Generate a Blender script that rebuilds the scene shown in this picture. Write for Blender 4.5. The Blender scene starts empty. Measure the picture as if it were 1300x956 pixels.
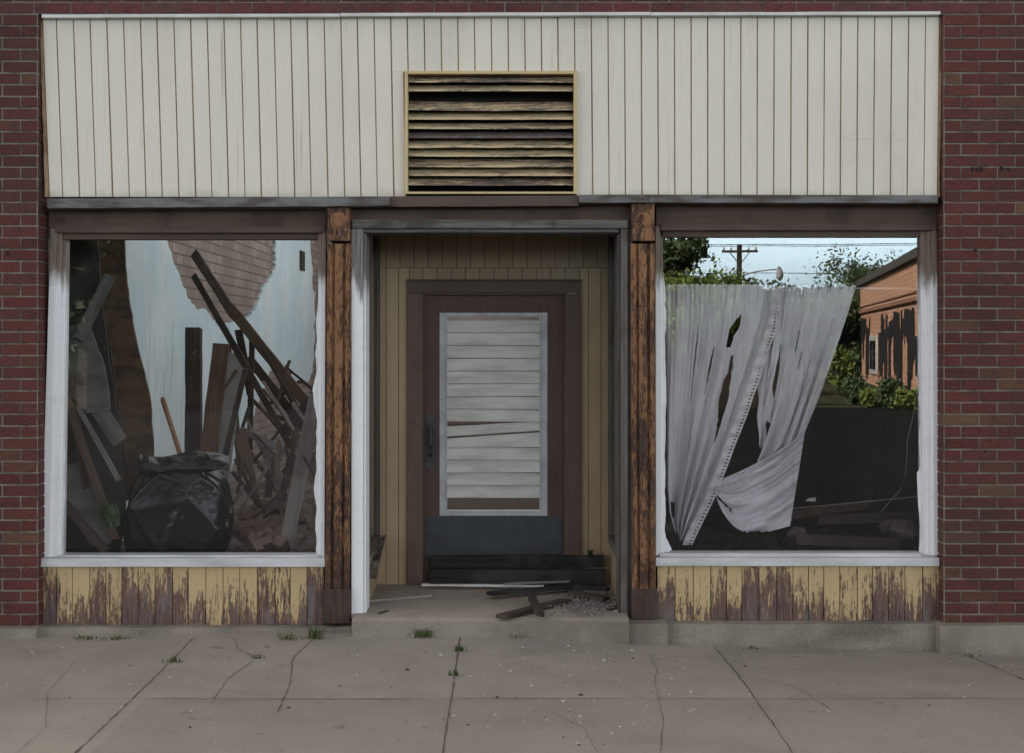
import bpy, bmesh, math, random
from mathutils import Vector, Matrix, noise, Euler
from mathutils.geometry import tessellate_polygon
R = random.Random(7)
S = bpy.context.scene
C = S.collection
V = Vector
# ------------------------------------------------------------------ measuring: photo pixel -> metres at a given depth
CAM_Y, CAM_Z, F, CX, CY = -9.0, 1.74, 1956.0, 650.0, 433.0
def X(px, y=0.0): return (px - CX) * (y - CAM_Y) / F
def Z(py, y=0.0): return CAM_Z - (py - CY) * (y - CAM_Y) / F
def P(px, py, y): return V((X(px, y), y, Z(py, y)))
def lerp(a, b, t): return a + (b - a) * t
def table(tab, t):
    if t <= tab[0][0]: return tab[0][1]
    for (a, va), (b, vb) in zip(tab, tab[1:]):
        if t <= b: return lerp(va, vb, (t - a) / (b - a))
    return tab[-1][1]
def nz(x, y, z=0.0, s=1.0): return noise.noise(V((x * s, y * s, z * s)))

# ------------------------------------------------------------------ materials
class N:
    def __init__(s, name):
        s.m = bpy.data.materials.new(name); s.m.use_nodes = True
        s.t = s.m.node_tree; s.t.nodes.clear()
        s.out = s.t.nodes.new('ShaderNodeOutputMaterial')
        s.tc = s.t.nodes.new('ShaderNodeTexCoord')
        s.geo = s.t.nodes.new('ShaderNodeNewGeometry')
    def n(s, typ, **kw):
        nd = s.t.nodes.new(typ)
        for k, v in kw.items(): setattr(nd, k, v)
        return nd
    def l(s, a, b): s.t.links.new(a, b)
    def setin(s, nd, i, v):
        if hasattr(v, 'is_output') or isinstance(v, bpy.types.NodeSocket): s.l(v, nd.inputs[i])
        else: nd.inputs[i].default_value = v
    def coord(s, scale=(1, 1, 1), rnd=False):
        mp = s.n('ShaderNodeMapping'); mp.inputs['Scale'].default_value = scale
        src = s.tc.outputs['Object']
        if rnd:
            a = s.n('ShaderNodeVectorMath', operation='ADD'); s.l(src, a.inputs[0])
            oi = s.n('ShaderNodeObjectInfo')
            mu = s.math('MULTIPLY', oi.outputs['Random'], 37.0)
            mu2 = s.math('MULTIPLY', s.geo.outputs['Random Per Island'], 23.0)
            ad = s.math('ADD', mu, mu2); s.l(ad, a.inputs[1]); src = a.outputs[0]
        s.l(src, mp.inputs['Vector']); return mp.outputs[0]
    def noise(s, scale=(1, 1, 1), detail=4.0, rough=.55, rnd=False, dist=0.0):
        t = s.n('ShaderNodeTexNoise'); t.inputs['Scale'].default_value = 1.0
        t.inputs['Detail'].default_value = detail; t.inputs['Roughness'].default_value = rough
        t.inputs['Distortion'].default_value = dist
        s.l(s.coord(scale, rnd), t.inputs['Vector']); return t.outputs['Fac']
    def math(s, op, a, b=0.0, c=0.0, clamp=False):
        nd = s.n('ShaderNodeMath', operation=op, use_clamp=clamp)
        s.setin(nd, 0, a); s.setin(nd, 1, b); s.setin(nd, 2, c); return nd.outputs[0]
    def step(s, v, a, b):
        nd = s.n('ShaderNodeMapRange', interpolation_type='SMOOTHSTEP')
        s.setin(nd, 0, v); s.setin(nd, 1, a); s.setin(nd, 2, b); return nd.outputs[0]
    def mix(s, f, a, b):
        nd = s.n('ShaderNodeMix', data_type='RGBA')
        s.setin(nd, 0, f)
        for i, v in ((6, a), (7, b)):
            if isinstance(v, (tuple, list)): nd.inputs[i].default_value = (*v[:3], 1)
            else: s.l(v, nd.inputs[i])
        return nd.outputs[2]
    def ramp(s, f, stops):
        nd = s.n('ShaderNodeValToRGB'); e = nd.color_ramp.elements
        while len(e) < len(stops): e.new(.5)
        for el, (p, c) in zip(e, stops): el.position = p; el.color = (*c, 1)
        s.setin(nd, 0, f); return nd.outputs[0]
    def axis(s, i):
        nd = s.n('ShaderNodeSeparateXYZ'); s.l(s.tc.outputs['Object'], nd.inputs[0]); return nd.outputs[i]
    def bump(s, h, dist=.003, strength=1.0, prev=None):
        nd = s.n('ShaderNodeBump'); nd.inputs['Distance'].default_value = dist; nd.inputs['Strength'].default_value = strength
        s.l(h, nd.inputs['Height'])
        if prev is not None: s.l(prev, nd.inputs['Normal'])
        return nd.outputs[0]
    def bsdf(s, col, rough=.8, bump=None, spec=.3, metal=0.0):
        b = s.n('ShaderNodeBsdfPrincipled')
        if isinstance(col, (tuple, list)): b.inputs['Base Color'].default_value = (*col[:3], 1)
        else: s.l(col, b.inputs['Base Color'])
        s.setin(b, 'Roughness', rough); b.inputs['Specular IOR Level'].default_value = spec
        b.inputs['Metallic'].default_value = metal
        if bump is not None: s.l(bump, b.inputs['Normal'])
        s.l(b.outputs[0], s.out.inputs[0]); return s.m

def m_brick(name, stops, dirt=(.03, .025, .024)):
    k = N(name)
    c = k.ramp(k.geo.outputs['Random Per Island'], stops)
    f = k.noise((14, 14, 40), 5, .65)
    c = k.mix(k.step(f, .45, .8), c, dirt)
    g = k.noise((90, 90, 90), 3, .6)
    c2 = k.mix(k.math('MULTIPLY', k.step(g, .5, .75), .35), c, (.22, .17, .15))
    big = k.noise((1.2, 1.2, .9), 3, .5)
    c2 = k.mix(k.math('MULTIPLY', k.step(big, .45, .7), .4), c2, dirt)
    return k.bsdf(c2, .86, k.bump(k.math('ADD', g, f), .004, .9), .25)
MAROON = [(0, (.080, .022, .018)), (.3, (.100, .026, .022)), (.6, (.112, .033, .027)), (.8, (.086, .026, .023)), (.96, (.108, .042, .029)), (1, (.13, .07, .042))]
BRICK = m_brick('dark_red_brick', MAROON)
BRICKP = m_brick('red_painted_brick', [(0, (.10, .03, .032)), (.6, (.13, .035, .038)), (1, (.10, .05, .045))])
RUBBLEBRICK = m_brick('rubble_brick', [(0, (.16, .09, .07)), (.5, (.22, .15, .12)), (1, (.3, .25, .22))], (.1, .08, .07))
def m_simple(name, a, b, scale=(8, 8, 8), rough=.8, bump=.003, spec=.3, metal=0.0, lo=.35, hi=.7, rnd=False):
    k = N(name); f = k.noise(scale, 6, .6, rnd)
    g = k.noise(tuple(x * 7 for x in scale), 3, .6)
    c = k.mix(k.step(f, lo, hi), a, b)
    return k.bsdf(c, rough, k.bump(k.math('ADD', f, k.math('MULTIPLY', g, .4)), bump), spec, metal)
MORTAR = m_simple('mortar', (.21, .19, .165), (.085, .077, .068), (9, 9, 9), .95)
def m_concrete(name, a, b, stain=(.07, .062, .055), slabs=False):
    k = N(name); f = k.noise((2.2, 2.2, 2.2), 8, .62); g = k.noise((120, 120, 120), 2, .5); s2 = k.noise((.8, 1.7, 3), 6, .6, dist=.4)
    c = k.mix(k.step(f, .35, .7), a, b)
    if slabs:
        ix = k.math('FLOOR', k.math('DIVIDE', k.math('ADD', k.axis(0), .30), 1.47)); iy = k.math('FLOOR', k.math('DIVIDE', k.axis(1), 1.55))
        wn = k.n('ShaderNodeTexWhiteNoise', noise_dimensions='1D'); k.l(k.math('ADD', ix, k.math('MULTIPLY', iy, 7.31)), wn.inputs['W'])
        c = k.mix(k.math('MULTIPLY', wn.outputs['Value'], .38), c, stain)
        sp = k.noise((7, 7, 7), 3, .5); c = k.mix(k.math('MULTIPLY', k.step(sp, .68, .72), .45), c, (.09, .082, .075))
    c = k.mix(k.math('MULTIPLY', k.step(s2, .52, .74), .6), c, stain)
    c = k.mix(k.math('MULTIPLY', k.step(g, .58, .72), .45), c, tuple(min(.6, x * 1.5) for x in a))
    c = k.mix(k.math('MULTIPLY', k.step(g, .42, .30), .5), c, stain)
    return k.bsdf(c, .92, k.bump(k.math('ADD', f, g), .003, .7), .2)
SIDEWALK = m_concrete('sidewalk_concrete', (.33, .302, .268), (.272, .25, .224), (.18, .165, .148), slabs=True)
CURB = m_concrete('curb_concrete', (.27, .245, .205), (.16, .148, .125), (.075, .072, .06))
FLOORC = m_concrete('step_concrete', (.34, .305, .26), (.25, .222, .19), (.13, .115, .1))
def m_asphalt():
    k = N('asphalt'); g = k.noise((160, 160, 160), 2, .6); f = k.noise((.7, .7, .7), 5, .55)
    c = k.mix(k.step(g, .4, .7), (.006, .006, .007), (.022, .021, .021)); c = k.mix(k.math('MULTIPLY', k.step(f, .4, .7), .5), c, (.012, .012, .012))
    return k.bsdf(c, .9, k.bump(g, .006), .15)
ASPHALT = m_asphalt()
def m_siding():
    k = N('cream_siding_paint')
    f = k.noise((1.5, 1.5, .6), 6, .6); st = k.noise((26, 26, 2.0), 5, .65); g = k.noise((60, 60, 40), 4, .6)
    c = k.mix(k.step(f, .35, .7), (.68, .640, .562), (.60, .562, .492))
    c = k.mix(k.math('MULTIPLY', k.step(st, .56, .78), .45), c, (.46, .42, .34))
    c = k.mix(k.math('MULTIPLY', k.geo.outputs['Random Per Island'], .22), c, (.56, .55, .51))
    run = k.noise((34, 34, 1.1), 4, .6, True)
    c = k.mix(k.math('MULTIPLY', k.step(run, .60, .74), k.math('MULTIPLY', k.geo.outputs['Random Per Island'], .55)), c, (.34, .22, .12))
    sp = k.noise((11, 11, 7), 8, .75)
    c = k.mix(k.math('MULTIPLY', k.step(sp, .67, .76), .5), c, (.30, .24, .16))
    edge = k.math('ADD', k.axis(2), k.math('MULTIPLY', k.noise((7, 7, 7), 4, .6), .12))
    c = k.mix(k.math('MULTIPLY', k.step(edge, 2.70, 2.63), .5), c, (.36, .33, .28))
    wr = k.noise((2.6, 2.6, 9), 3, .5, dist=1.2)
    rid = k.math('ABSOLUTE', k.math('SUBTRACT', wr, .5)); rid = k.step(rid, .03, .0)
    h = k.math('ADD', k.math('MULTIPLY', g, .25), k.math('MULTIPLY', rid, k.step(f, .5, .62)))
    return k.bsdf(c, .6, k.bump(h, .0025, .6), .35)
SIDING = m_siding()
GROOVE = m_simple('groove_backing', (.30, .22, .12), (.16, .12, .075), (20, 20, 3), .9)
def m_peel(name, paint, wood1, wood2, axis, base=.5, zlo=None, zhi=None, zamt=.3, perisl=.25, fine=1.0, squash=1.0):
    """old paint flaking off bare boards along the grain"""
    k = N(name)
    sc = [46 * fine] * 3; sc[axis] = 5.5 * fine * squash
    sc2 = [9] * 3; sc2[axis] = 2.2
    gr = [150] * 3; gr[axis] = 5
    f = k.noise(tuple(sc), 6, .62, True); f2 = k.noise(tuple(sc2), 4, .55, True); g = k.noise(tuple(gr), 3, .6, True)
    sc3 = [170 * fine] * 3; sc3[axis] = 26 * fine
    f3 = k.noise(tuple(sc3), 4, .7, True)
    v = k.math('ADD', k.math('MULTIPLY', f, .36), k.math('MULTIPLY', f2, .27)); v = k.math('ADD', v, k.math('MULTIPLY', f3, .37))
    v = k.math('ADD', v, k.math('MULTIPLY', k.math('SUBTRACT', k.geo.outputs['Random Per Island'], .5), perisl))
    if zlo is not None:
        r = k.n('ShaderNodeMapRange'); k.l(k.axis(2), r.inputs[0]); r.inputs[1].default_value = zlo; r.inputs[2].default_value = zhi
        r.inputs[3].default_value = -zamt; r.inputs[4].default_value = zamt
        v = k.math('ADD', v, r.outputs[0])
    mask = k.step(v, base - .022, base + .022)
    wood = k.mix(k.step(g, .35, .65), wood1, wood2)
    gb = k.noise((13, 13, 5), 5, .6, True); gl_ = sum(wood2) / 3
    wood = k.mix(k.math('MULTIPLY', k.step(gb, .50, .66), .65), wood, (gl_ * 1.35, gl_ * 1.3, gl_ * 1.28))
    edge = k.math('SUBTRACT', 1.0, k.step(k.math('ABSOLUTE', k.math('SUBTRACT', v, base - .035)), .008, .03))
    wood = k.mix(k.math('MULTIPLY', edge, .55), wood, (paint[0] * .38, paint[1] * .27, paint[2] * .30))
    big = k.noise((6, 6, 3), 4, .6, True)
    pc = k.mix(k.math('MULTIPLY', k.step(big, .4, .75), .5), paint, tuple(x * .72 for x in paint))
    c = k.mix(mask, wood, pc)
    h = k.math('ADD', k.math('MULTIPLY', mask, .8), k.math('MULTIPLY', g, .35))
    return k.bsdf(c, .78, k.bump(h, .0025, .9), .3)
YEL = (.42, .32, .145)
BULK = m_peel('peeling_yellow_boards', (.48, .355, .20), (.058, .037, .036), (.15, .105, .098), 2, .497, Z(793), Z(720), .07, .13)
SLATM = m_peel('peeling_yellow_slats', (.53, .43, .27), (.075, .052, .05), (.15, .13, .125), 0, .475, None, None, 0, .22)
VENTFR = m_peel('yellow_vent_frame', (.54, .43, .24), (.12, .08, .05), (.2, .15, .1), 2, .36)
POSTM = m_peel('peeling_orange_post', (.255, .130, .066), (.020, .015, .013), (.07, .048, .038), 2, .518, 0.1, 2.5, .03, .1, 1.0, 3.0)
POSTB = m_peel('worn_post_base', (.13, .066, .035), (.03, .022, .02), (.075, .05, .04), 2, .53, fine=1.0, squash=3.0)
def m_wood(name, c1, c2, axis, patch=None, pa=.5, rough=.85):
    k = N(name); gr = [70] * 3; gr[axis] = 2.5; g = k.noise(tuple(gr), 5, .65, True, .3); f = k.noise((3, 3, 3), 5, .6, True)
    c = k.mix(k.step(g, .32, .68), c1, c2)
    c = k.mix(k.math('MULTIPLY', k.geo.outputs['Random Per Island'], .35), c, tuple(x * .6 for x in c1))
    if patch: c = k.mix(k.math('MULTIPLY', k.step(f, .5, .62), pa), c, patch)
    return k.bsdf(c, rough, k.bump(g, .003, .8), .25)
GREYWOOD_H = m_wood('weathered_grey_wood', (.085, .078, .072), (.165, .155, .145), 0, (.045, .036, .032), .7)
GREYWOOD_V = m_wood('weathered_grey_wood_upright', (.085, .08, .074), (.155, .145, .135), 2, (.075, .055, .045), .7)
BROWN_H = m_wood('brown_painted_header', (.098, .068, .054), (.118, .084, .068), 0, (.062, .042, .034), .8)
BROWN_D = m_wood('dark_brown_moulding', (.055, .036, .028), (.08, .052, .04), 0, (.03, .022, .018), .6)
DOORM = m_wood('door_brown_paint', (.088, .054, .047), (.102, .064, .055), 2, (.075, .045, .038), .6, .6)
CASING = m_wood('casing_brown_paint', (.105, .074, .06), (.13, .092, .074), 2, (.085, .056, .045), .6, .7)
TAN = m_peel('tan_entry_boards', (.345, .26, .165), (.17, .12, .07), (.2, .15, .09), 2, .30, None, None, 0, .12)
TANTOP = m_wood('brown_entry_boards', (.30, .228, .16), (.35, .265, .185), 2, (.25, .19, .13), .5)
DARKW = m_wood('dark_old_wood', (.05, .037, .031), (.095, .072, .06), 0, (.03, .024, .021), .6)
BROWNW = m_wood('brown_old_wood', (.11, .07, .05), (.175, .12, .085), 0, (.06, .04, .032), .6)
GREYW = m_wood('grey_old_wood', (.20, .18, .16), (.31, .285, .26), 0, (.12, .1, .09), .6)
CHARW = m_wood('blackened_plank', (.016, .0155, .0155), (.036, .035, .035), 0, (.06, .06, .06), .55)
TOOLW = m_wood('tool_handle_wood', (.26, .13, .075), (.34, .19, .115), 0)
PALEW = m_simple('pale_board_face', (.38, .385, .38), (.27, .27, .265), (3, 3, 3), .8)
SHEETB = m_simple('brown_panel_face', (.135, .085, .05), (.07, .05, .036), (3.5, 9, 9), .85, lo=.42, hi=.58)
SHEETG = m_simple('grey_panel_face', (.16, .155, .145), (.08, .076, .07), (3, 7, 7), .85)
def m_frame(name, zthr, amp=.12, under=(.13, .10, .08)):
    k = N(name)
    gr = k.noise((60, 60, 4), 5, .6); f = k.noise((20, 20, 2.2), 5, .65)
    v = k.math('ADD', k.axis(2), k.math('MULTIPLY', k.math('SUBTRACT', f, .5), amp * 3))
    mask = k.step(k.math('ADD', v, k.math('MULTIPLY', k.math('SUBTRACT', gr, .5), .25)), zthr + .07, zthr - .07)
    wood = k.mix(k.step(gr, .35, .65), under, tuple(x * 1.7 for x in under))
    sm = k.noise((9, 9, 30), 5, .7)
    white = k.mix(k.math('MULTIPLY', k.step(sm, .5, .75), .5), (.76, .78, .81), (.56, .58, .61))
    white = k.mix(k.math('MULTIPLY', k.step(gr, .62, .75), .5), white, (.25, .23, .22))
    return k.bsdf(k.mix(mask, wood, white), .6, k.bump(k.math('ADD', k.math('MULTIPLY', mask, .6), gr), .0025), .35)
FRAMEW = m_frame('white_over_brown_frame', 2.10)
FRAMEB = m_simple('brown_frame_head', (.10, .07, .055), (.065, .045, .036), (2, 12, 12), .75)
SILLM = m_simple('grey_white_sill', (.56, .575, .60), (.40, .41, .42), (2.5, 20, 20), .55)
def m_sill_worn():
    return m_simple('worn_grey_ledge', (.165, .165, .17), (.075, .065, .058), (3.0, 9, 16), .8, .004, lo=.40, hi=.62)
LEDGE = m_sill_worn()
LEDGEB = m_simple('bare_brown_ledge', (.10, .072, .06), (.075, .055, .046), (3, 9, 9), .85)
STILEW = m_frame('white_entry_stile', 2.06, .2, (.13, .12, .115))
SLOP = m_simple('sloppy_white_paint', (.78, .80, .83), (.64, .66, .69), (12, 12, 5), .55)
def m_glass(name, ior, dust=0.0):
    k = N(name); tr = k.n('ShaderNodeBsdfTransparent'); gl = k.n('ShaderNodeBsdfGlossy'); gl.inputs['Roughness'].default_value = 0.0
    tr.inputs['Color'].default_value = (.96, .965, .972, 1)
    wv = k.noise((.9, .9, 1.2), 1, .4); k.l(k.bump(wv, .0012, .5), gl.inputs['Normal'])
    fr = k.n('ShaderNodeFresnel'); k.l(k.math('ADD', k.math('MULTIPLY', k.geo.outputs['Backfacing'], 1 / ior - ior), ior), fr.inputs['IOR'])
    mx = k.n('ShaderNodeMixShader'); k.l(fr.outputs[0], mx.inputs[0]); k.l(tr.outputs[0], mx.inputs[1]); k.l(gl.outputs[0], mx.inputs[2])
    df = k.n('ShaderNodeBsdfDiffuse'); df.inputs['Color'].default_value = (.4, .4, .39, 1)
    d = k.noise((5, 5, 2.5), 7, .7)
    m2 = k.n('ShaderNodeMixShader'); k.l(k.math('MULTIPLY', k.step(d, .4, .75), dust), m2.inputs[0]); k.l(mx.outputs[0], m2.inputs[1]); k.l(df.outputs[0], m2.inputs[2])
    k.l(m2.outputs[0], k.out.inputs[0]); return k.m
GLASS = m_glass('window_glass', 1.84, .006)
def m_plaster():
    k = N('pale_blue_plaster'); f = k.noise((.9, .9, .7), 6, .6); g = k.noise((14, 14, 14), 5, .6); st = k.noise((3, 6, .8), 5, .65)
    c = k.mix(k.step(f, .35, .65), (.50, .635, .70), (.66, .745, .785))
    c = k.mix(k.math('MULTIPLY', k.step(st, .48, .68), .75), c, (.70, .69, .66))
    dk = k.noise((2, 5, 1.1), 7, .7, dist=.5); c = k.mix(k.math('MULTIPLY', k.step(dk, .55, .70), .5), c, (.36, .37, .36))
    c = k.mix(k.math('MULTIPLY', k.step(g, .64, .74), .4), c, (.30, .30, .28))
    return k.bsdf(c, .85, k.bump(g, .004), .2)
PLASTER = m_plaster()
def m_brickwall(name, c1, c2, mort, scale=1.0, plane='yz'):
    k = N(name); s = k.n('ShaderNodeSeparateXYZ'); k.l(k.tc.outputs['Object'], s.inputs[0])
    cb = k.n('ShaderNodeCombineXYZ'); k.l(s.outputs['XYZ'.index(plane[0].upper())], cb.inputs[0]); k.l(s.outputs['XYZ'.index(plane[1].upper())], cb.inputs[1])
    b = k.n('ShaderNodeTexBrick'); k.l(cb.outputs[0], b.inputs['Vector'])
    b.inputs['Color1'].default_value = (*c1, 1); b.inputs['Color2'].default_value = (*c2, 1); b.inputs['Mortar'].default_value = (*mort, 1)
    b.inputs['Scale'].default_value = 1; b.inputs['Brick Width'].default_value = .213 * scale; b.inputs['Row Height'].default_value = .0683 * scale
    b.inputs['Mortar Size'].default_value = .006 * scale; b.inputs['Mortar Smooth'].default_value = .2
    f = k.noise((1.1, 1.1, 1.1), 6, .6); g = k.noise((30, 30, 30), 4, .6)
    c = k.mix(k.math('MULTIPLY', k.step(f, .42, .68), .6), b.outputs['Color'], tuple((x + y) * .42 for x, y in zip(c1, mort)))
    c = k.mix(k.math('MULTIPLY', k.step(g, .55, .75), .4), c, tuple(x * .5 for x in c1))
    return k.bsdf(c, .9, k.bump(k.math('ADD', k.math('MULTIPLY', b.outputs['Fac'], -1.0), k.math('MULTIPLY', g, .5)), .006), .2)
OLDBRICK = m_brickwall('bare_interior_brick', (.26, .195, .17), (.36, .29, .26), (.15, .13, .115), 1.35)
FARBRICK = m_brickwall('orange_brick_across_street', (.54, .24, .13), (.68, .37, .24), (.74, .60, .48), 2.6, 'xz')
PLAINBRICK = m_brickwall('dark_red_brick_run', (.085, .027, .027), (.10, .036, .034), (.17, .15, .13), 1, 'xz')
def m_cloth(name, c, tl):
    k = N(name); f = k.noise((4, 4, 2), 6, .6); w = k.noise((70, 70, 6), 5, .65); st = k.noise((22, 22, 1.5), 5, .6)
    col = k.mix(k.step(f, .4, .7), c, tuple(x * .80 for x in c)); col = k.mix(k.math('MULTIPLY', k.step(st, .5, .75), .4), col, (.33, .30, .26))
    d = k.n('ShaderNodeBsdfDiffuse'); t = k.n('ShaderNodeBsdfTranslucent'); k.l(col, d.inputs[0]); k.l(col, t.inputs[0])
    k.l(k.bump(w, .004, .6), d.inputs['Normal'])
    m = k.n('ShaderNodeMixShader'); m.inputs[0].default_value = tl; k.l(d.outputs[0], m.inputs[1]); k.l(t.outputs[0], m.inputs[2])
    thin = k.noise((55, 55, 3.5), 5, .65); th2 = k.noise((5, 5, 3), 4, .6)
    tr = k.n('ShaderNodeBsdfTransparent'); m3 = k.n('ShaderNodeMixShader')
    k.l(k.math('MULTIPLY', k.step(thin, .46, .72), k.math('ADD', k.math('MULTIPLY', k.step(th2, .45, .7), .30), .03)), m3.inputs[0]); k.l(m.outputs[0], m3.inputs[1]); k.l(tr.outputs[0], m3.inputs[2])
    k.l(m3.outputs[0], k.out.inputs[0]); return k.m
CLOTH = m_cloth('grey_white_curtain_cloth', (.65, .637, .672), .05)
LACE = m_cloth('curtain_lace', (.66, .64, .66), .1)
def m_plastic():
    k = N('black_plastic'); f = k.noise((16, 16, 16), 6, .6, dist=.6); g = k.noise((5, 5, 5), 4, .6)
    return k.bsdf(k.mix(k.step(g, .45, .7), (.004, .0045, .006), (.011, .012, .016)), k.math('ADD', k.math('MULTIPLY', g, .22), .12), k.bump(f, .008, .6), .38)
PLASTIC = m_plastic()
BLACKM = m_simple('black_iron', (.012, .012, .013), (.03, .028, .027), (30, 30, 30), .45, .001, .5)
KICK = m_simple('blue_grey_kick_plate', (.040, .049, .058), (.030, .036, .042), (5, 5, 9), .5, .001, .4)
ALU = m_simple('dull_aluminium', (.42, .44, .47), (.30, .31, .33), (9, 9, 9), .45, .001, .5)
BLINDS = m_simple('dusty_white_slats', (.56, .56, .535), (.40, .398, .375), (3, 14, 14), .55, .001, .4, rnd=True)
SCREEN = m_simple('wire_mesh_dark', (.012, .012, .011), (.02, .019, .018), (90, 90, 90), .8)
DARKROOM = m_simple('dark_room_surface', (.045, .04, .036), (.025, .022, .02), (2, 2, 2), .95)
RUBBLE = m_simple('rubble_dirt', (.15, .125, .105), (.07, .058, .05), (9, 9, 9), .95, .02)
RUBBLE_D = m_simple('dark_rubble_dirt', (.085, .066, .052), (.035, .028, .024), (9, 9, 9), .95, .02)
CRACK = m_simple('crack_dirt', (.06, .052, .045), (.10, .088, .075), (30, 30, 30), .95)
GRAVELM = m_simple('grey_gravel', (.12, .115, .11), (.25, .24, .23), (40, 40, 40), .9, .002, rnd=True)
GRITM = m_simple('pale_grit', (.45, .44, .42), (.22, .2, .19), (15, 15, 15), .85)
WEED = m_simple('weed_green', (.055, .085, .02), (.085, .10, .035), (9, 9, 9), .7, .001)
LEAF_Y = m_simple('yellow_green_leaves', (.20, .27, .06), (.12, .18, .05), (1.2, 1.2, 1.2), .6, .001)
LEAF_D = m_simple('dark_green_leaves', (.035, .06, .026), (.055, .085, .036), (1, 1, 1), .65, .001)
LEAF_M = m_simple('mid_green_leaves', (.10, .15, .065), (.07, .11, .05), (1, 1, 1), .65, .001)
BARK = m_simple('bark', (.07, .055, .042), (.035, .028, .022), (8, 8, 2), .95)
POLEW = m_wood('pole_wood', (.06, .048, .04), (.1, .08, .066), 2)
TARP = m_simple('black_tar_paper', (.014, .014, .015), (.03, .029, .028), (4, 4, 4), .85)
WIREM = m_simple('dark_wire', (.03, .03, .03), (.05, .048, .045), (9, 9, 9), .6)
CORD = m_simple('pale_cord', (.30, .27, .22), (.2, .18, .15), (9, 9, 9), .8)
GROUND = m_simple('dry_grass_ground', (.035, .045, .018), (.055, .055, .028), (.6, .6, .6), .95, .02)
WHITEM = m_simple('white_trim_paint', (.62, .62, .6), (.5, .49, .46), (4, 4, 4), .6)
DGLASS = m_simple('dark_far_glass', (.03, .035, .04), (.02, .022, .025), (2, 2, 2), .1, .0005, .5)

# ------------------------------------------------------------------ mesh helpers
class MB:
    def __init__(s): s.v = []; s.f = []; s.mi = []
    def face(s, pts, mi=0):
        b = len(s.v); s.v += [V(p) for p in pts]; s.f.append(tuple(range(b, b + len(pts)))); s.mi.append(mi)
    def hexa(s, c, mi=0):       # c: 8 corners, bottom 4 ccw then top 4
        b = len(s.v); s.v += [V(p) for p in c]
        for q in ((3, 2, 1, 0), (4, 5, 6, 7), (0, 1, 5, 4), (1, 2, 6, 5), (2, 3, 7, 6), (3, 0, 4, 7)):
            s.f.append(tuple(b + i for i in q)); s.mi.append(mi)
    def box(s, x0, x1, y0, y1, z0, z1, mi=0):
        s.hexa([(x0, y0, z0), (x1, y0, z0), (x1, y1, z0), (x0, y1, z0), (x0, y0, z1), (x1, y0, z1), (x1, y1, z1), (x0, y1, z1)], mi)
    def prism(s, poly, d, mi=0):  # poly: list of 3D pts (planar), extruded by vector d
        n = len(poly); b = len(s.v); d = V(d)
        s.v += [V(p) for p in poly] + [V(p) + d for p in poly]
        tri = tessellate_polygon([[V(p) for p in poly]])
        for t in tri:
            s.f.append(tuple(b + i for i in t)); s.mi.append(mi)
            s.f.append(tuple(b + n + i for i in reversed(t))); s.mi.append(mi)
        for i in range(n):
            j = (i + 1) % n; s.f.append((b + i, b + j, b + n + j, b + n + i)); s.mi.append(mi)
    def tube(s, pts, rad, seg=8, mi=0, cap=True):
        pts = [V(p) for p in pts]; n = len(pts); b = len(s.v)
        if not isinstance(rad, (list, tuple)): rad = [rad] * n
        up = V((0, 0, 1))
        for i, p in enumerate(pts):
            d = (pts[min(i + 1, n - 1)] - pts[max(i - 1, 0)]).normalized()
            a = d.cross(up if abs(d.z) < .95 else V((1, 0, 0))).normalized(); c = d.cross(a)
            for k in range(seg):
                t = 2 * math.pi * k / seg; s.v.append(p + (a * math.cos(t) + c * math.sin(t)) * rad[i])
        for i in range(n - 1):
            for k in range(seg):
                k2 = (k + 1) % seg
                s.f.append((b + i * seg + k, b + i * seg + k2, b + (i + 1) * seg + k2, b + (i + 1) * seg + k)); s.mi.append(mi)
        if cap:
            s.f.append(tuple(b + k for k in range(seg))); s.mi.append(mi)
            s.f.append(tuple(b + (n - 1) * seg + k for k in reversed(range(seg)))); s.mi.append(mi)
    def grid(s, fn, nu, nv, mi=0, skip=None):
        b = len(s.v)
        for j in range(nv + 1):
            for i in range(nu + 1): s.v.append(V(fn(i / nu, j / nv)))
        for j in range(nv):
            for i in range(nu):
                if skip and skip(i / nu, j / nv): continue
                a = b + j * (nu + 1) + i; s.f.append((a, a + 1, a + nu + 2, a + nu + 1)); s.mi.append(mi)
    def build(s, name, mats, parent=None, bevel=0, smooth=False, loc=None, solid=0, weld=True):
        me = bpy.data.meshes.new(name)
        me.from_pydata([tuple(p) for p in s.v], [], s.f)
        if not isinstance(mats, (list, tuple)): mats = [mats]
        for m in mats: me.materials.append(m)
        me.polygons.foreach_set('material_index', s.mi)
        bm = bmesh.new(); bm.from_mesh(me)
        if weld: bmesh.ops.remove_doubles(bm, verts=bm.verts, dist=1e-5)
        bmesh.ops.recalc_face_normals(bm, faces=bm.faces)
        bm.to_mesh(me); bm.free()
        if smooth: me.polygons.foreach_set('use_smooth', [True] * len(me.polygons))
        me.update()
        o = bpy.data.objects.new(name, me); C.objects.link(o)
        if parent: o.parent = parent
        if loc is not None: o.location = loc
        if solid:
            m = o.modifiers.new('thick', 'SOLIDIFY'); m.thickness = solid; m.offset = 0
        if bevel:
            m = o.modifiers.new('bev', 'BEVEL'); m.width = bevel; m.segments = 2; m.limit_method = 'ANGLE'; m.angle_limit = math.radians(40)
        return o
def tag(o, label=None, cat=None, group=None, kind=None):
    if label: o['label'] = label
    if cat: o['category'] = cat
    if group: o['group'] = group
    if kind: o['kind'] = kind
    return o
def empty(name, loc=(0, 0, 0), rz=0):
    o = bpy.data.objects.new(name, None); C.objects.link(o); o.location = loc; o.rotation_euler = (0, 0, rz); o.empty_display_size = .2; return o

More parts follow.
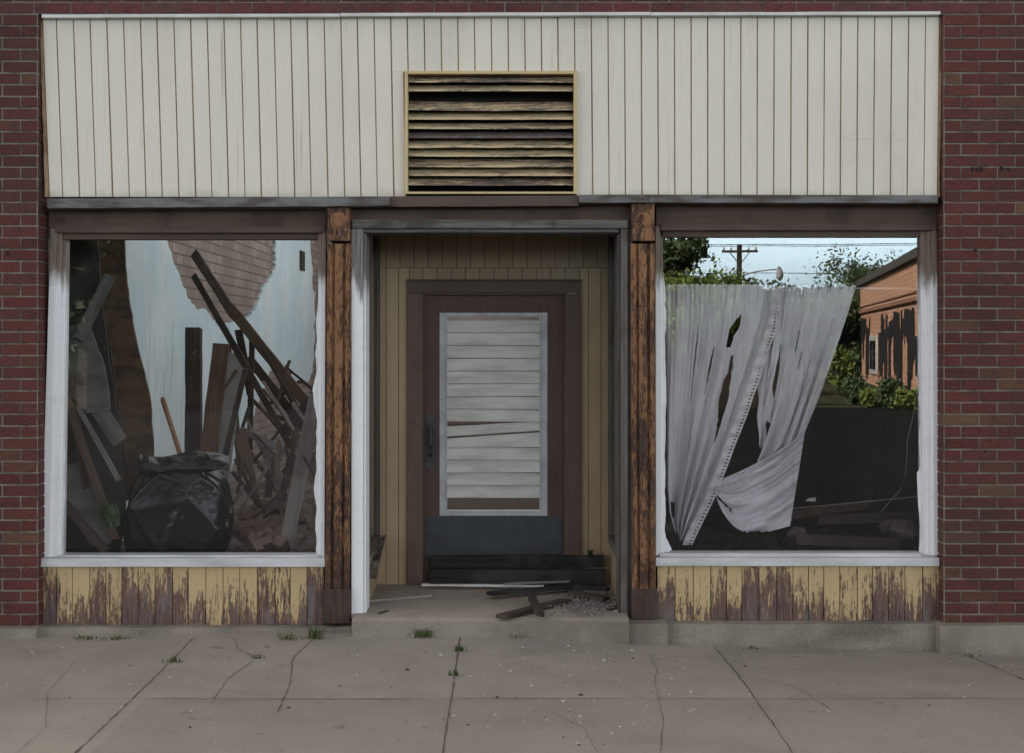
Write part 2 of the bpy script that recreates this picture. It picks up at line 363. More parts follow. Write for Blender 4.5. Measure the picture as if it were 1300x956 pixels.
# ------------------------------------------------------------------ ground
def zg(x, y=0):
    b = table([(-9, .035), (-2.8, .015), (-1, .034), (-.1, .034), (.8, -.02), (2.5, -.076), (4, -.10), (9, -.13)], x)
    return lerp(b, .009, max(0, min(1, (y + .05) / -1.15))) + .004 * nz(x, y, 3, 1.7)
RD = -2.75
g = MB(); g.face([(-260, 30, -.17), (260, 30, -.17), (260, -260, -.17), (-260, -260, -.17)]); tag(g.build('ground', GROUND), kind='structure')
m = MB(); m.grid(lambda u, v: ((u - .5) * 22, lerp(RD + .007 * nz(u * 60, 3) + .004 * nz(u * 300, 5), .25, v), zg((u - .5) * 22, lerp(RD, .25, v)) if v > 0 else zg((u - .5) * 22, RD)), 400, 24)
m.grid(lambda u, v: ((u - .5) * 22, RD + .007 * nz(u * 60, 3) + .004 * nz(u * 300, 5) + .004 * v, zg((u - .5) * 22, RD) - .12 * v), 400, 1)
SWK = tag(m.build('sidewalk', SIDEWALK, smooth=False), kind='structure')
m = MB(); m.grid(lambda u, v: ((u - .5) * 200, lerp(-2.72, -34, v), (lerp(-.085, -.14, min(1, v * 5)))), 200, 30)
tag(m.build('road', ASPHALT), kind='structure')
# cracks and joints of the pavement: narrow dirt-filled gaps lying in the sheet
def gz(px, py):
    y = -.05
    for _ in range(8):
        t = zg(X(px, y), y); y = CAM_Y + (CAM_Z - t) * F / (py - CY)
    return X(px, y), y
cr = MB()
def crack(pts, w=.007, seed=0):
    rr = random.Random(seed); q = []
    for (a, b) in zip(pts, pts[1:]):
        for k in range(8):
            t = k / 8; q.append((lerp(a[0], b[0], t) + rr.uniform(-1, 1) * 1.1, lerp(a[1], b[1], t) + rr.uniform(-.25, .25)))
    q.append(pts[-1]); W = []
    for px, py in q: W.append(gz(px, min(py, 956)))
    for i in range(len(W) - 1):
        (x0, y0), (x1, y1) = W[i], W[i + 1]
        d = V((x1 - x0, y1 - y0)).normalized() if (x1 - x0) ** 2 + (y1 - y0) ** 2 > 1e-10 else V((1, 0)); n = V((-d.y, d.x)) * w * rr.uniform(.15, .5)
        cr.face([(x0 - n.x, y0 - n.y, zg(x0, y0) + .004), (x1 - n.x, y1 - n.y, zg(x1, y1) + .004), (x1 + n.x, y1 + n.y, zg(x1, y1) + .004), (x0 + n.x, y0 + n.y, zg(x0, y0) + .004)])
crack([(398, 812), (372, 835), (369, 866), (352, 905)], .0055, 2)
crack([(298, 812), (302, 824), (325, 836), (290, 862), (268, 893)], .005, 4)
crack([(840, 833), (915, 836)], .005, 6); crack([(826, 832), (834, 850), (832, 866), (842, 915), (838, 958)], .004, 7); crack([(922, 840), (938, 858), (1010, 872), (1060, 905)], .004, 9)
crack([(95, 840), (60, 880), (58, 925), (20, 958)], .003, 10); crack([(700, 905), (742, 925), (760, 958)], .003, 11)
def joint(p, q, w, seed):       # tooled joint between slabs
    rr = random.Random(seed); n = 60; W = [(lerp(p[0], q[0], i / n) + rr.uniform(-1, 1) * .0025, lerp(p[1], q[1], i / n) + rr.uniform(-1, 1) * .0025, w * rr.uniform(.3, .75) * (.35 + .9 * abs(nz(i * .21, seed)))) for i in range(n + 1)]
    d = V((q[0] - p[0], q[1] - p[1])).normalized(); nn = V((-d.y, d.x))
    for (x0, y0, w0), (x1, y1, w1) in zip(W, W[1:]):
        cr.face([(x0 - nn.x * w0, y0 - nn.y * w0, zg(x0, y0) + .004), (x1 - nn.x * w1, y1 - nn.y * w1, zg(x1, y1) + .004), (x1 + nn.x * w1, y1 + nn.y * w1, zg(x1, y1) + .004), (x0 + nn.x * w0, y0 + nn.y * w0, zg(x0, y0) + .004)])
for k, jx in enumerate((-4.75, -3.3, -1.84, -.30, 1.17, 2.62, 4.1)): joint((jx, -.11), (jx + .01, RD + .01), .010, 40 + k)
joint((-6, -1.56), (6, -1.54), .008, 60)
cr.build('crack', CRACK, SWK)
rr = random.Random(12); gt = MB()
for i in range(300):
    px, py = rr.uniform(-40, 1340), 950 - 130 * rr.random() ** .75
    if rr.random() < .4: px = rr.gauss(760, 110)
    x, y = gz(px, py); r = rr.choice([.003, .004, .005, .008, .011]) * rr.uniform(.6, 1.1)
    if y > -.14: continue
    c = V((x, y, zg(x, y))); pts = [c + V((rr.uniform(.6, 1.2) * r * math.cos(a), rr.uniform(.6, 1.2) * r * math.sin(a), 0)) for a in (0.3, 1.6, 2.9, 4.2, 5.3)]
    gt.prism(pts, (0, 0, r * .7), 0 if rr.random() < .85 else 1)
for i in range(150):
    x = rr.uniform(-3.4, 3.4); y = RD - .01 - abs(rr.gauss(0, .28)); r = rr.choice([.003, .004, .005, .007, .010]) * rr.uniform(.6, 1.1); c = V((x, y, -.0855))
    gt.prism([c + V((rr.uniform(.6, 1.2) * r * math.cos(a), rr.uniform(.6, 1.2) * r * math.sin(a), 0)) for a in (0.3, 1.6, 2.9, 4.2, 5.3)], (0, 0, r * .7), 1)
tag(gt.build('grit', [GRITM, CRACK]), 'small pale chips and dark crumbs scattered over the pavement', kind='stuff')

# ------------------------------------------------------------------ the building
B = empty('brick_building'); tag(B, 'derelict brick shop with cream board fascia, recessed brown door and two display windows', 'building')
ZB = Z(795); CH = (Z(17.6) - ZB) / 52           # course height, bottom of brickwork
def brick_run(mb, x0, x1, z0, n, corner=None, off=0, y=0.0, dep=.19, bw=.213):
    for i in range(n):
        z = z0 + i * CH; sh = (bw / 2 if (i + off) % 2 else 0)
        edges = [x0]
        k = (x0 // bw) * bw + sh
        if corner == 'R':   # full brick / half brick measured from the corner at x1
            e = [x1]; w = bw if (i + off) % 2 else bw / 2; xx = x1
            while xx > x0 + .03: xx -= w; e.append(max(xx, x0)); w = bw
            edges = e[::-1]
        else:
            e = [x0]; w = bw if (i + off) % 2 else bw / 2; xx = x0
            while xx < x1 - .03: xx += w; e.append(min(xx, x1)); w = bw
            edges = e
        for j, (a, b) in enumerate(zip(edges, edges[1:])):
            if b - a < .03: continue
            jt = .0045; dy = R.uniform(-.002, .001); dz = R.uniform(-.001, .001)
            a2 = a + jt; b2 = b - jt
            rc = .022
            if corner == 'R' and j == len(edges) - 2:
                b2 = b; z0_, z1_ = z + jt + dz, z + CH - jt + dz
                poly = [(a2, y + dy), (b2 - rc, y + dy), (b2 - rc * .3, y + dy + rc * .3), (b2, y + dy + rc), (b2, y + dep), (a2, y + dep)]
                mb.prism([(p[0], p[1], z0_) for p in poly], (0, 0, z1_ - z0_))
            elif corner == 'L' and j == 0:
                a2 = a; z0_, z1_ = z + jt + dz, z + CH - jt + dz
                poly = [(a2, y + dep), (a2, y + dy + rc), (a2 + rc * .3, y + dy + rc * .3), (a2 + rc, y + dy), (b2, y + dy), (b2, y + dep)]
                mb.prism([(p[0], p[1], z0_) for p in poly], (0, 0, z1_ - z0_))
            else:
                mb.box(a2, b2, y + dy, y + dep, z + jt + dz, z + CH - jt + dz)
LX, RX = X(49), X(1197)
ncour = 52; ztop = ZB + ncour * CH
def pier(x0, x1, corner, far, label):
    mb = MB(); brick_run(mb, x0, x1, ZB, ncour, corner)
    p = mb.build('brick_pier', BRICK, B, bevel=.003); p['label'] = label
    mo = MB()
    if corner == 'R': mo.box(x0, x1 - .006, .0045, .5, ZB - .01, ztop); mo.box(far, x0, 0, .5, -.05, ztop + 1.9, 1)  # far box: plain run out of view, lengthened to keep the pavement shaded
    else: mo.box(x0 + .006, x1, .0045, .5, ZB - .01, ztop); mo.box(x1, far, 0, .5, -.05, ztop + 1.9, 1)
    mo.build('mortar', [MORTAR, PLAINBRICK], p)
pier(-4.3, LX, 'R', -13, 'dark red brick pier left of the shopfront'); pier(RX, 4.3, 'L', 18, 'dark red brick pier right of the shopfront')
# wall above the fascia
mb = MB(); n_up = 27
# red painted course directly over the fascia
x = -4.3
while x < 4.3:
    w = .213 * R.uniform(.96, 1.04); mb.box(x + .004, x + w - .004, R.uniform(-.004, .001), .2, ztop + .004, ztop + CH - .004, 1); x += w
brick_run(mb, -4.3, 4.3, ztop + CH, n_up, None)
up = mb.build('parapet', [BRICK, BRICKP], B, bevel=.003)
mo = MB(); mo.box(-4.3, 4.3, .0045, .5, ztop, ztop + CH * (n_up + 1)); mo.build('mortar', MORTAR, up)
mo = MB(); mo.box(-13, 18, -.06, .56, ztop + 1.9, ztop + 2.0); mo.build('coping', CURB, up)
# holes where fixings were pulled out of the right pier
for px, py, w in ((1234, 215, 3), (1240, 216, 2.4), (1245, 215, 3), (1271, 214, 3), (1280, 215, 2.6), (1250, 573, 2.0), (10, 322, 3), (1238, 318, 2.4)):
    hm = MB(); hm.tube([P(px, py, -.003), P(px, py, .004)], w * .0046, 7); hm.build('fixing_hole', SCREEN, B)
# fascia boards
SY = .045
sb = MB(); bk = MB(); nb = 54
tx = lambda px_t, px_b, t: lerp(px_t, px_b, t)
zt, zb2 = Z(21, SY), Z(250, SY)
ex = [0.0]
for i in range(nb): ex.append(ex[-1] + (1 if i not in (0, nb - 1) else .85) * R.uniform(.985, 1.015))
ex = [e / ex[-1] for e in ex]
for i in range(nb):
    a, b = ex[i], ex[i + 1]; gp = .0034 if i % 3 else .0042; lean = R.uniform(-.0012, .0012)
    at, bt = X(lerp(53.5, 1193, a), SY) + gp, X(lerp(53.5, 1193, b), SY) - gp
    ab, bb = X(lerp(62, 1190.5, a), SY) + gp + lean, X(lerp(62, 1190.5, b), SY) - gp + lean
    y = SY + R.uniform(-.0012, .0012)
    def piece(u0, u1, t0, t1):       # u across the board, t from its bottom to its top
        q = lambda u, t: lerp(lerp(ab, bb, u), lerp(at, bt, u), t)
        z0, z1 = lerp(zb2, zt, t0), lerp(zb2, zt, t1)
        sb.hexa([(q(u0, t0), y, z0), (q(u1, t0), y, z0), (q(u1, t0), y + .012, z0), (q(u0, t0), y + .010, z0), (q(u0, t1), y, z1), (q(u1, t1), y, z1), (q(u1, t1), y + .012, z1), (q(u0, t1), y + .012, z1)])
    vl, vr, vt = X(515, SY), X(731.5, SY), (Z(91, SY) - zb2) / (zt - zb2)
    if bb <= vl or ab >= vr: piece(0, 1, 0, 1)
    else:
        piece(0, 1, vt, 1)
        if ab < vl: piece(0, (vl - ab) / (bb - ab), 0, vt)
        if bb > vr: piece((vr - ab) / (bb - ab), 1, 0, vt)
sid = sb.build('fascia_boards', SIDING, B, bevel=.0015)
zv = Z(91, SY)
def bkp(a, b, at, bt, z0, z1): bk.hexa([(a, SY + .0045, z0), (b, SY + .0045, z0), (b, .2, z0), (a, .2, z0), (at, SY + .0045, z1), (bt, SY + .0045, z1), (bt, .2, z1), (at, .2, z1)])
vt = (zv - zb2) / (zt - zb2)
bkp(X(61, SY), vl, X(lerp(61, 53, vt), SY), vl, zb2, zv); bkp(vr, X(1191, SY), vr, X(1193, SY), zb2, zv); bkp(X(lerp(61, 53, vt), SY), X(1193, SY), X(53, SY), X(1193.6, SY), zv, zt)
bk.build('backing', GROOVE, sid)
RUST = m_simple('rusty_tan_edge', (.36, .25, .15), (.16, .09, .055), (14, 14, 5), .85)
for at, bt, ab, bb in ((50.5, 53.6, 57.5, 62.2), (1193.0, 1195.5, 1190.3, 1192.6)):
    e = MB(); n = 40
    for i in range(n):
        t0, t1 = i / n, (i + 1) / n; j = lambda t: 1.0 * nz(t * 22, at)
        e.hexa([(X(lerp(ab, at, t0) + j(t0), SY), SY - .004, lerp(zb2, zt, t0)), (X(lerp(bb, bt, t0), SY), SY - .004, lerp(zb2, zt, t0)), (X(lerp(bb, bt, t0), SY), .12, lerp(zb2, zt, t0)), (X(lerp(ab, at, t0), SY), .12, lerp(zb2, zt, t0)),
                (X(lerp(ab, at, t1) + j(t1), SY), SY - .004, lerp(zb2, zt, t1)), (X(lerp(bb, bt, t1), SY), SY - .004, lerp(zb2, zt, t1)), (X(lerp(bb, bt, t1), SY), .12, lerp(zb2, zt, t1)), (X(lerp(ab, at, t1), SY), .12, lerp(zb2, zt, t1))])
    e.build('edge_trim', RUST, B)
tr = MB()
for a_, b_, dz_ in ((53, 431.6, 0), (432.2, 826, .002), (826.5, 1194, 0)):
    n = 10
    for i in range(n):
        p, q = lerp(a_, b_, i / n), lerp(a_, b_, (i + 1) / n); f = lambda t: Z(lerp(22.6, 18.6, (t - 53) / 1141)) + dz_ + .0012 * nz(t * .06, 3)
        y0_ = -.004 - .001 * (dz_ > 0)
        tr.hexa([(X(p), y0_, f(p)), (X(q), y0_, f(q)), (X(q), .06, f(q)), (X(p), .06, f(p)), (X(p), y0_, f(p) + .019), (X(q), y0_, f(q) + .019), (X(q), .06, f(q) + .019), (X(p), .06, f(p) + .019)])
tr.build('top_trim', WHITEM, B, bevel=.002)
# ledge under the fascia
lg = MB()
def ledge_seg(a, b, za, zb, h=12, y0=-.015, mi=0):
    n = max(3, int((b - a) / 14))
    for i in range(n):
        p, q = lerp(a, b, i / n), lerp(a, b, (i + 1) / n)
        j = lambda s: .004 * nz(s * .13, 2.2)
        zp, zq = lerp(za, zb, i / n), lerp(za, zb, (i + 1) / n)
        lg.hexa([(X(p), y0 + j(p), Z(zp + h) + j(p + 9)), (X(q), y0 + j(q), Z(zq + h) + j(q + 9)), (X(q), .16, Z(zq + h)), (X(p), .16, Z(zp + h)),
                 (X(p), y0 + j(p + 3), Z(zp)), (X(q), y0 + j(q + 3), Z(zq)), (X(q), .16, Z(zq) + .004), (X(p), .16, Z(zp) + .004)], mi)
ledge_seg(61, 495, 252.5, 249.5); ledge_seg(735, 822, 247.5, 247.3, 10, -.02); ledge_seg(822.6, 1190, 247.2, 248, 10, -.012); ledge_seg(495.4, 734.6, 249, 248, 13, .012, 1)
ledge = lg.build('ledge', [LEDGE, LEDGEB], B)
# louvred vent
VY = .012
vf = MB(); A, Bx, T, Bo = 513.5, 733, 89, 246
vf.box(X(A), X(517.5), VY, .1, Z(Bo), Z(T)); vf.box(X(728.5), X(Bx), VY, .1, Z(Bo), Z(T)); vf.box(X(517.6), X(728.4), VY + .002, .1, Z(93.2), Z(T + .3)); vf.box(X(517.6), X(728.4), VY + .002, .1, Z(Bo - .2), Z(243))
vent = vf.build('louvre_vent', VENTFR, B, bevel=.0015); vent['label'] = 'yellow louvred vent with flaking slats and one slat missing'
sm = MB()
for i in range(64):
    xx = X(lerp(518, 728, i / 63)); sm.box(xx - .001, xx + .001, .138, .14, Z(243), Z(93))
for i in range(44):
    zz = Z(lerp(94, 242.5, i / 43)); sm.box(X(518), X(728), .1405, .142, zz - .001, zz + .001)
sm.box(X(514), X(733), .205, .215, Z(248), Z(89))
sm.build('mesh_screen', SCREEN, vent)
for k, (t, b) in enumerate([(95.5, 104), (107.5, 115), (129, 139), (142.5, 151), (155.5, 162.5), (167, 174.5), (178, 187), (189.5, 198), (202, 211), (214, 223), (226.5, 234.5)]):
    sl = MB(); n = 24; ph = R.uniform(0, 9); sag = R.uniform(-.003, .004)
    def pr(u, e):
        xx = X(lerp(517.8, 728.2, u)); s0 = sag * math.sin(math.pi * u) + .0022 * nz(u * 5, ph)
        return [(xx, VY + .014 + .002 * nz(u * 9, ph, 2), Z(b) - s0), (xx, VY + .014 + .002 * nz(u * 9, ph, 2), Z(b) - s0 + .0085 + .002 * nz(u * 14, ph, 5)), (xx, .125, Z(t) + .020 - s0), (xx, .125, Z(t) + .012 - s0)]
    for i in range(n):
        a, c = pr(i / n, 0), pr((i + 1) / n, 0)
        for q in range(4): sl.face([a[q], c[q], c[(q + 1) % 4], a[(q + 1) % 4]])
    sl.face(pr(0, 0)); sl.face(pr(1, 0)[::-1])
    bm_o = sl.build('slat', SLATM, vent)
# headers over windows and entry
hd = MB(); HY = .14
hd.box(X(62, HY), X(414, HY), HY, .3, Z(291, HY), Z(258, HY)); hd.box(X(833, HY), X(1190, HY), HY, .3, Z(289, HY), Z(256, HY)); hd.box(X(443, HY), X(803, HY), HY - .02, .3, Z(281, HY), Z(256, HY))
hd.build('header_board', BROWN_H, B, bevel=.003)
# ------------------------------------------------------------------ display windows
GY = .185
def window(side):
    if side == 'L':
        ol_t, ol_b, il, ir, orr = 64, 51, 80, 403, 413; top, gt_, gb, st, sbm = 290, 303, 706, 707.5, 720; oz = 57
    else:
        ol_t, ol_b, il, ir, orr = 832.5, 832.5, 841, 1168, 1190; top, gt_, gb, st, sbm = 287, 300, 703.5, 707, 719
    y = .11; h = MB()
    h.box(X(ol_t + 6, y), X(orr - 1, y), y, .2, Z(top + 5.5, y), Z(top - 2.5, y)); h.box(X(il - 2, y), X(ir + 2, y), y + .035, .235, Z(gt_ + .5, y), Z(top + 5, y), 1)
    fr = h.build('display_window', [LEDGEB, FRAMEB], B, bevel=.003)
    w = MB()
    # left stile (stepped mouldings), right stile, head mouldings
    def stile(at, ab, bt, bb, y, mi=0): w.hexa([(X(ab, y), y, Z(gb + 2, y)), (X(bb, y), y, Z(gb + 2, y)), (X(bb, y), .24, Z(gb + 2, y)), (X(ab, y), .24, Z(gb + 2, y)), (X(at, y), y, Z(top, y)), (X(bt, y), y, Z(top, y)), (X(bt, y), .24, Z(top, y)), (X(at, y), .24, Z(top, y))], mi)
    if side == 'L':
        stile(64, 52, 72, 63, .115); stile(72.1, 63.1, 79, 72, .135); stile(79.1, 72.1, 84, 78.5, .155)
        w.build('stile', FRAMEW, fr, bevel=.003); w = MB()
        stile(404, 404, 408.5, 407.5, .14); stile(408.6, 407.6, 413.5, 412, .12)
    else:
        stile(832, 832.6, 838, 838, .12); stile(838.1, 838.1, 841.5, 842.5, .145)
        w.build('stile', FRAMEW, fr, bevel=.003); w = MB()
        stile(1168, 1172, 1176, 1178, .15); stile(1176.1, 1178.1, 1183, 1185, .135); stile(1183.1, 1185.1, 1189.5, 1193, .115)
    w.build('stile', FRAMEW, fr, bevel=.003)
    s = MB(); y = .05
    s.box(X(ol_b, y), X(orr + (3 if side == 'R' else -.5), y), y, .24, Z(sbm, y), Z(st + 1.5, y)); s.box(X(il - 4, .11), X(ir + 3, .11), .11, .24, Z(st + 1, .11), Z(gb - 1, .11))
    s.build('sill', SILLM, fr, bevel=.004)
    g = MB(); g.box(X(il - 4, GY), X(ir + 4, GY), GY, GY + .006, Z(gb + 3, GY), Z(gt_ - 5, GY)); g.build('pane', GLASS, fr)
    # white paint dragged past the frame onto the glass
    sl = MB()
    def smear(edge, dirn, ys, seed, amp):
        n = 70
        for i in range(n):
            a, b = lerp(ys[0], ys[1], i / n), lerp(ys[0], ys[1], (i + 1) / n)
            wa = amp * (.25 + .9 * abs(nz(a * .017, seed)) + .3 * abs(nz(a * .09, seed))) * min(1, i / 6); wb = amp * (.25 + .9 * abs(nz(b * .017, seed)) + .3 * abs(nz(b * .09, seed))) * min(1, (i + 1) / 6)
            ea, eb = edge(a), edge(b); y = GY - .003
            p = [(X(ea, y), y, Z(a, y)), (X(ea + dirn * wa, y), y, Z(a, y)), (X(eb + dirn * wb, y), y, Z(b, y)), (X(eb, y), y, Z(b, y))]
            sl.face(p if dirn > 0 else p[::-1])
    if side == 'L':
        smear(lambda q: lerp(83, 78, (q - 303) / 400), 1, (352, 706), 3.3, 5); sl.build('paint_smear', SLOP, fr, solid=.002); sl = MB(); smear(lambda q: 405, -1, (372, 706), 8.1, 9)
    else:
        smear(lambda q: 842, 1, (345, 704), 5.7, 6); sl.build('paint_smear', SLOP, fr, solid=.002); sl = MB(); smear(lambda q: lerp(1168, 1172.5, (q - 300) / 400), -1, (372, 704), 2.9, 9)
    if side == 'R':
        y = GY - .004; sl.face([(X(1173, y), y, Z(704, y)), (X(1166, y), y, Z(704, y)), (X(1169, y), y, Z(672, y)), (X(1165.5, y), y, Z(640, y)), (X(1164, y), y, Z(600, y)), (X(1172, y), y, Z(590, y))])
        sl.build('paint_smear', SLOP, fr, solid=.002); sl = MB(); y = GY - .0045; sl.face([(X(842, y), y, Z(704, y)), (X(853, y), y, Z(698, y)), (X(847, y), y, Z(685, y)), (X(842, y), y, Z(680, y))][::-1])
    sl.build('paint_smear', SLOP, fr, solid=.002)
    return fr
wl = window('L'); wl['label'] = 'display window looking into the roofless wrecked room'
wr = window('R'); wr['label'] = 'display window with torn curtains and street reflection'
# bulkheads
def bulkhead(px0, px1, pt, pb, n, label):
    m = MB(); y = .085; e = [0]
    for i in range(n): e.append(e[-1] + R.uniform(.9, 1.1))
    for i in range(n):
        a, b = X(lerp(px0, px1, e[i] / e[-1]), y) + .0018, X(lerp(px0, px1, e[i + 1] / e[-1]), y) - .0018; dy = R.uniform(-.003, .003); c = Z(pb, y) + R.uniform(-.002, .006)
        k = 6
        m.hexa([(a, y + dy, c), (b, y + dy, c + R.uniform(-.003, .003)), (b, y + .02, c), (a, y + .02, c), (a, y + dy, Z(pt, y)), (b, y + dy, Z(pt, y)), (b, y + .02, Z(pt, y)), (a, y + .02, Z(pt, y))])
    o = m.build('bulkhead', BULK, B, bevel=.002); o['label'] = label
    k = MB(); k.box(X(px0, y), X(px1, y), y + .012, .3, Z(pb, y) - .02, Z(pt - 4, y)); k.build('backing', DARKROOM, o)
bulkhead(50, 412, 719, 794, 17, 'flaking yellow boards under the left display window'); bulkhead(834, 1195, 718, 789, 17, 'flaking yellow boards under the right display window')
# posts
def post(a, b, at, bt, ptop, pbot, label):
    y = .03; m = MB(); w = b - a
    prof = [(0, .0), (.10, -.012), (.20, -.012), (.24, .012), (.30, .012), (.33, 0), (.66, 0), (.70, .012), (.76, .012), (.80, -.012), (.92, -.012), (1, .0)]
    n = 16
    def ring(t):
        z = lerp(Z(pbot, y), Z(310, y), t); r = []
        for u, d in prof: r.append((X(lerp(lerp(a, at, t), lerp(b, bt, t), u), y) + .0015 * nz(t * 9, u * 7), y + .02 + d + .003 * nz(t * 14, u * 9, 4), z))
        r += [(r[-1][0], .28, z), (r[0][0], .28, z)]; return r
    rings = [ring(i / n) for i in range(n + 1)]
    for r0, r1 in zip(rings, rings[1:]):
        for i in range(len(r0)):
            j = (i + 1) % len(r0); m.face([r0[i], r0[j], r1[j], r1[i]])
    m.prism(rings[-1], (0, 0, .004))
    o = m.build('post', POSTM, B); o['label'] = label
    c = MB(); c.box(X(at + 1, y), X(bt - 1, y), y - .004, .28, Z(306, y), Z(ptop, y)); c.tube([P((at + bt) / 2, 280, y - .016), P((at + bt) / 2, 280, y - .002)], [.03, .055], 12)
    c.build('post_capital', POSTM, o, bevel=.006)
    d = MB(); d.box(X(a - 1, y), X(b + 1.5, y), y + .002, .28, Z(pbot + 2, y), Z(748, y)); d.build('post_base', POSTB, o, bevel=.004)
    return o
post(412, 443, 415, 445.5, 260, 790, 'orange-brown flaking post between left window and entry'); post(803, 833, 801, 832, 256, 788, 'orange-brown flaking post between entry and right window')
# entry surround
m = MB(); y = .07
m.box(X(446, y), X(461, y), y, .3, Z(786, y), Z(290.4, y)); m.box(X(461.2, y), X(464.5, y), y + .02, .3, Z(786, y), Z(296, y))
es = m.build('entry_frame', STILEW, B, bevel=.003)
m = MB(); m.box(X(447, y), X(797, y), y - .012, .3, Z(290, y), Z(279, y)); m.box(X(461, y), X(786, y), y + .01, .3, Z(295, y), Z(290.5, y)); m.build('lintel', GREYWOOD_H, es, bevel=.003)
m = MB(); m.box(X(788, y), X(797, y), y, .3, Z(786, y), Z(290.4, y)); m.box(X(797.3, y), X(803, y), y + .02, .3, Z(786, y), Z(281, y)); m.box(X(785, y), X(787.7, y), y + .03, .3, Z(786, y), Z(296, y)); m.build('jamb', GREYWOOD_V, es, bevel=.003)
m = MB(); m.box(X(444.8, .09), X(445.9, .09), .09, .3, Z(786), Z(282)); m.build('trim', CASING, es)
# ------------------------------------------------------------------ recessed entry
BY = 1.03; xl, xr = -.876, .643; zc = 2.47; zf = .158
m = MB()
bounds = [480, 492, 506, 519.5]; 
def boards(edges, p0, p1, mi):
    for a, b in zip(edges, edges[1:]):
        dy = R.uniform(-.002, .002); m.box(X(a, BY) + .0016, X(b, BY) - .0016, BY + dy, BY + .02, Z(p1, BY), Z(p0, BY), mi)
boards([478, 490, 506, 519.8], 340, 748, 0); boards([736, 747, 763, 776.5], 340, 748, 0)
boards([478] + [490 + 17.9 * i for i in range(16)] + [776.5], 285, 339.7, 1)
boards([519.8, 537, 555, 573, 591, 609, 627, 645, 663, 681, 699, 717, 736], 340, 362, 1)
rw = m.build('entry_wall', [TAN, TANTOP], B, bevel=.002)
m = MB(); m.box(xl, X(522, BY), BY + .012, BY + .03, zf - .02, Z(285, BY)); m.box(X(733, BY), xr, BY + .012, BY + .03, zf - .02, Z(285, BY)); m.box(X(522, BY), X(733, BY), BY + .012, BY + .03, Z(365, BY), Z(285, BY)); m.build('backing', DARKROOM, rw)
for sgn, xx in ((-1, xl), (1, xr)):
    m = MB(); a, b = (xx - .04, xx) if sgn < 0 else (xx, xx + .04)
    n = 8; zs = Z(695, .6)
    for i in range(n):
        y0, y1 = lerp(.3, BY, i / n) + .001, lerp(.3, BY, (i + 1) / n) - .001; m.box(a, b, y0, y1, zf - .05, zs - .02)
    o = m.build('entry_side_wall', TAN, B, bevel=.002)
    f = MB(); i0, i1 = (xx - .03, xx + .018) if sgn < 0 else (xx - .018, xx + .03)
    f.box(i0, i1, .3, BY - .001, zs - .02, zs + .03); f.box(i0, i1, .3, .36, zs + .031, zc - .06); f.box(i0, i1, BY - .07, BY - .001, zs + .031, zc - .06); f.box(i0, i1, .3, BY - .001, zc - .059, zc)
    fr = f.build('side_window', m_wood('dark_side_frame', (.06, .048, .04), (.12, .1, .088), 2) if sgn < 0 else GREYWOOD_V, o, bevel=.003)
    g = MB(); g.box(xx - .003 if sgn < 0 else xx, xx if sgn < 0 else xx + .003, .36, BY - .07, zs + .03, zc - .06); g.build('pane', GLASS, fr)
m = MB()
for i in range(9): m.box(xl, xr, lerp(.25, BY, i / 9) + .001, lerp(.25, BY, (i + 1) / 9) - .001, zc, zc + .03)
m.build('entry_ceiling', TANTOP, B)
# door casing and door
m = MB(); y = BY - .028; DY = BY + .02
m.box(X(517, y), X(537, y), y, DY - .002, Z(747, y), Z(372.3, y)); m.box(X(716.5, y), X(737, y), y, DY - .002, Z(747, y), Z(372.3, y)); m.box(X(517, y), X(737, y), y, DY - .002, Z(372, y), Z(357, y))
m.box(X(515, y), X(739, y), y - .012, BY, Z(356.6, y), Z(354.6, y))
m.box(X(537.1, y), X(716.4, y), y + .012, DY - .003, Z(374.5, y), Z(372.1, y)); m.build('door_casing', CASING, B, bevel=.004)
m = MB(); dl, dr, dt, db = 531, 722, 368, 746
gl, gr_, gt_, gb = 559, 694, 398, 653
m.box(X(dl, DY), X(gl, DY), DY, DY + .045, Z(db, DY), Z(dt, DY)); m.box(X(gr_, DY), X(dr, DY), DY, DY + .045, Z(db, DY), Z(dt, DY)); m.box(X(gl, DY), X(gr_, DY), DY, DY + .045, Z(gt_, DY), Z(dt, DY)); m.box(X(gl, DY), X(gr_, DY), DY, DY + .045, Z(db, DY), Z(gb, DY))
door = m.build('door', DOORM, B, bevel=.002); door['label'] = 'brown door with slatted glass panel and blue-grey kick plate'
m = MB(); y = DY - .008
m.box(X(558, y), X(565, y), y, DY + .03, Z(655, y), Z(397, y)); m.box(X(688, y), X(695, y), y, DY + .03, Z(655, y), Z(397, y)); m.box(X(565.1, y), X(687.9, y), y + .001, DY + .03, Z(402, y), Z(397, y)); m.box(X(565.1, y), X(687.9, y), y + .001, DY + .03, Z(655, y), Z(648, y))
m.box(X(565, y), X(567.5, y), y + .012, DY + .03, Z(648, y), Z(402, y)); m.box(X(685, y), X(687.9, y), y + .012, DY + .03, Z(648, y), Z(402, y))
m.build('glazing_frame', ALU, door, bevel=.0015)
py = 407.0; y = DY + .02; k = 0
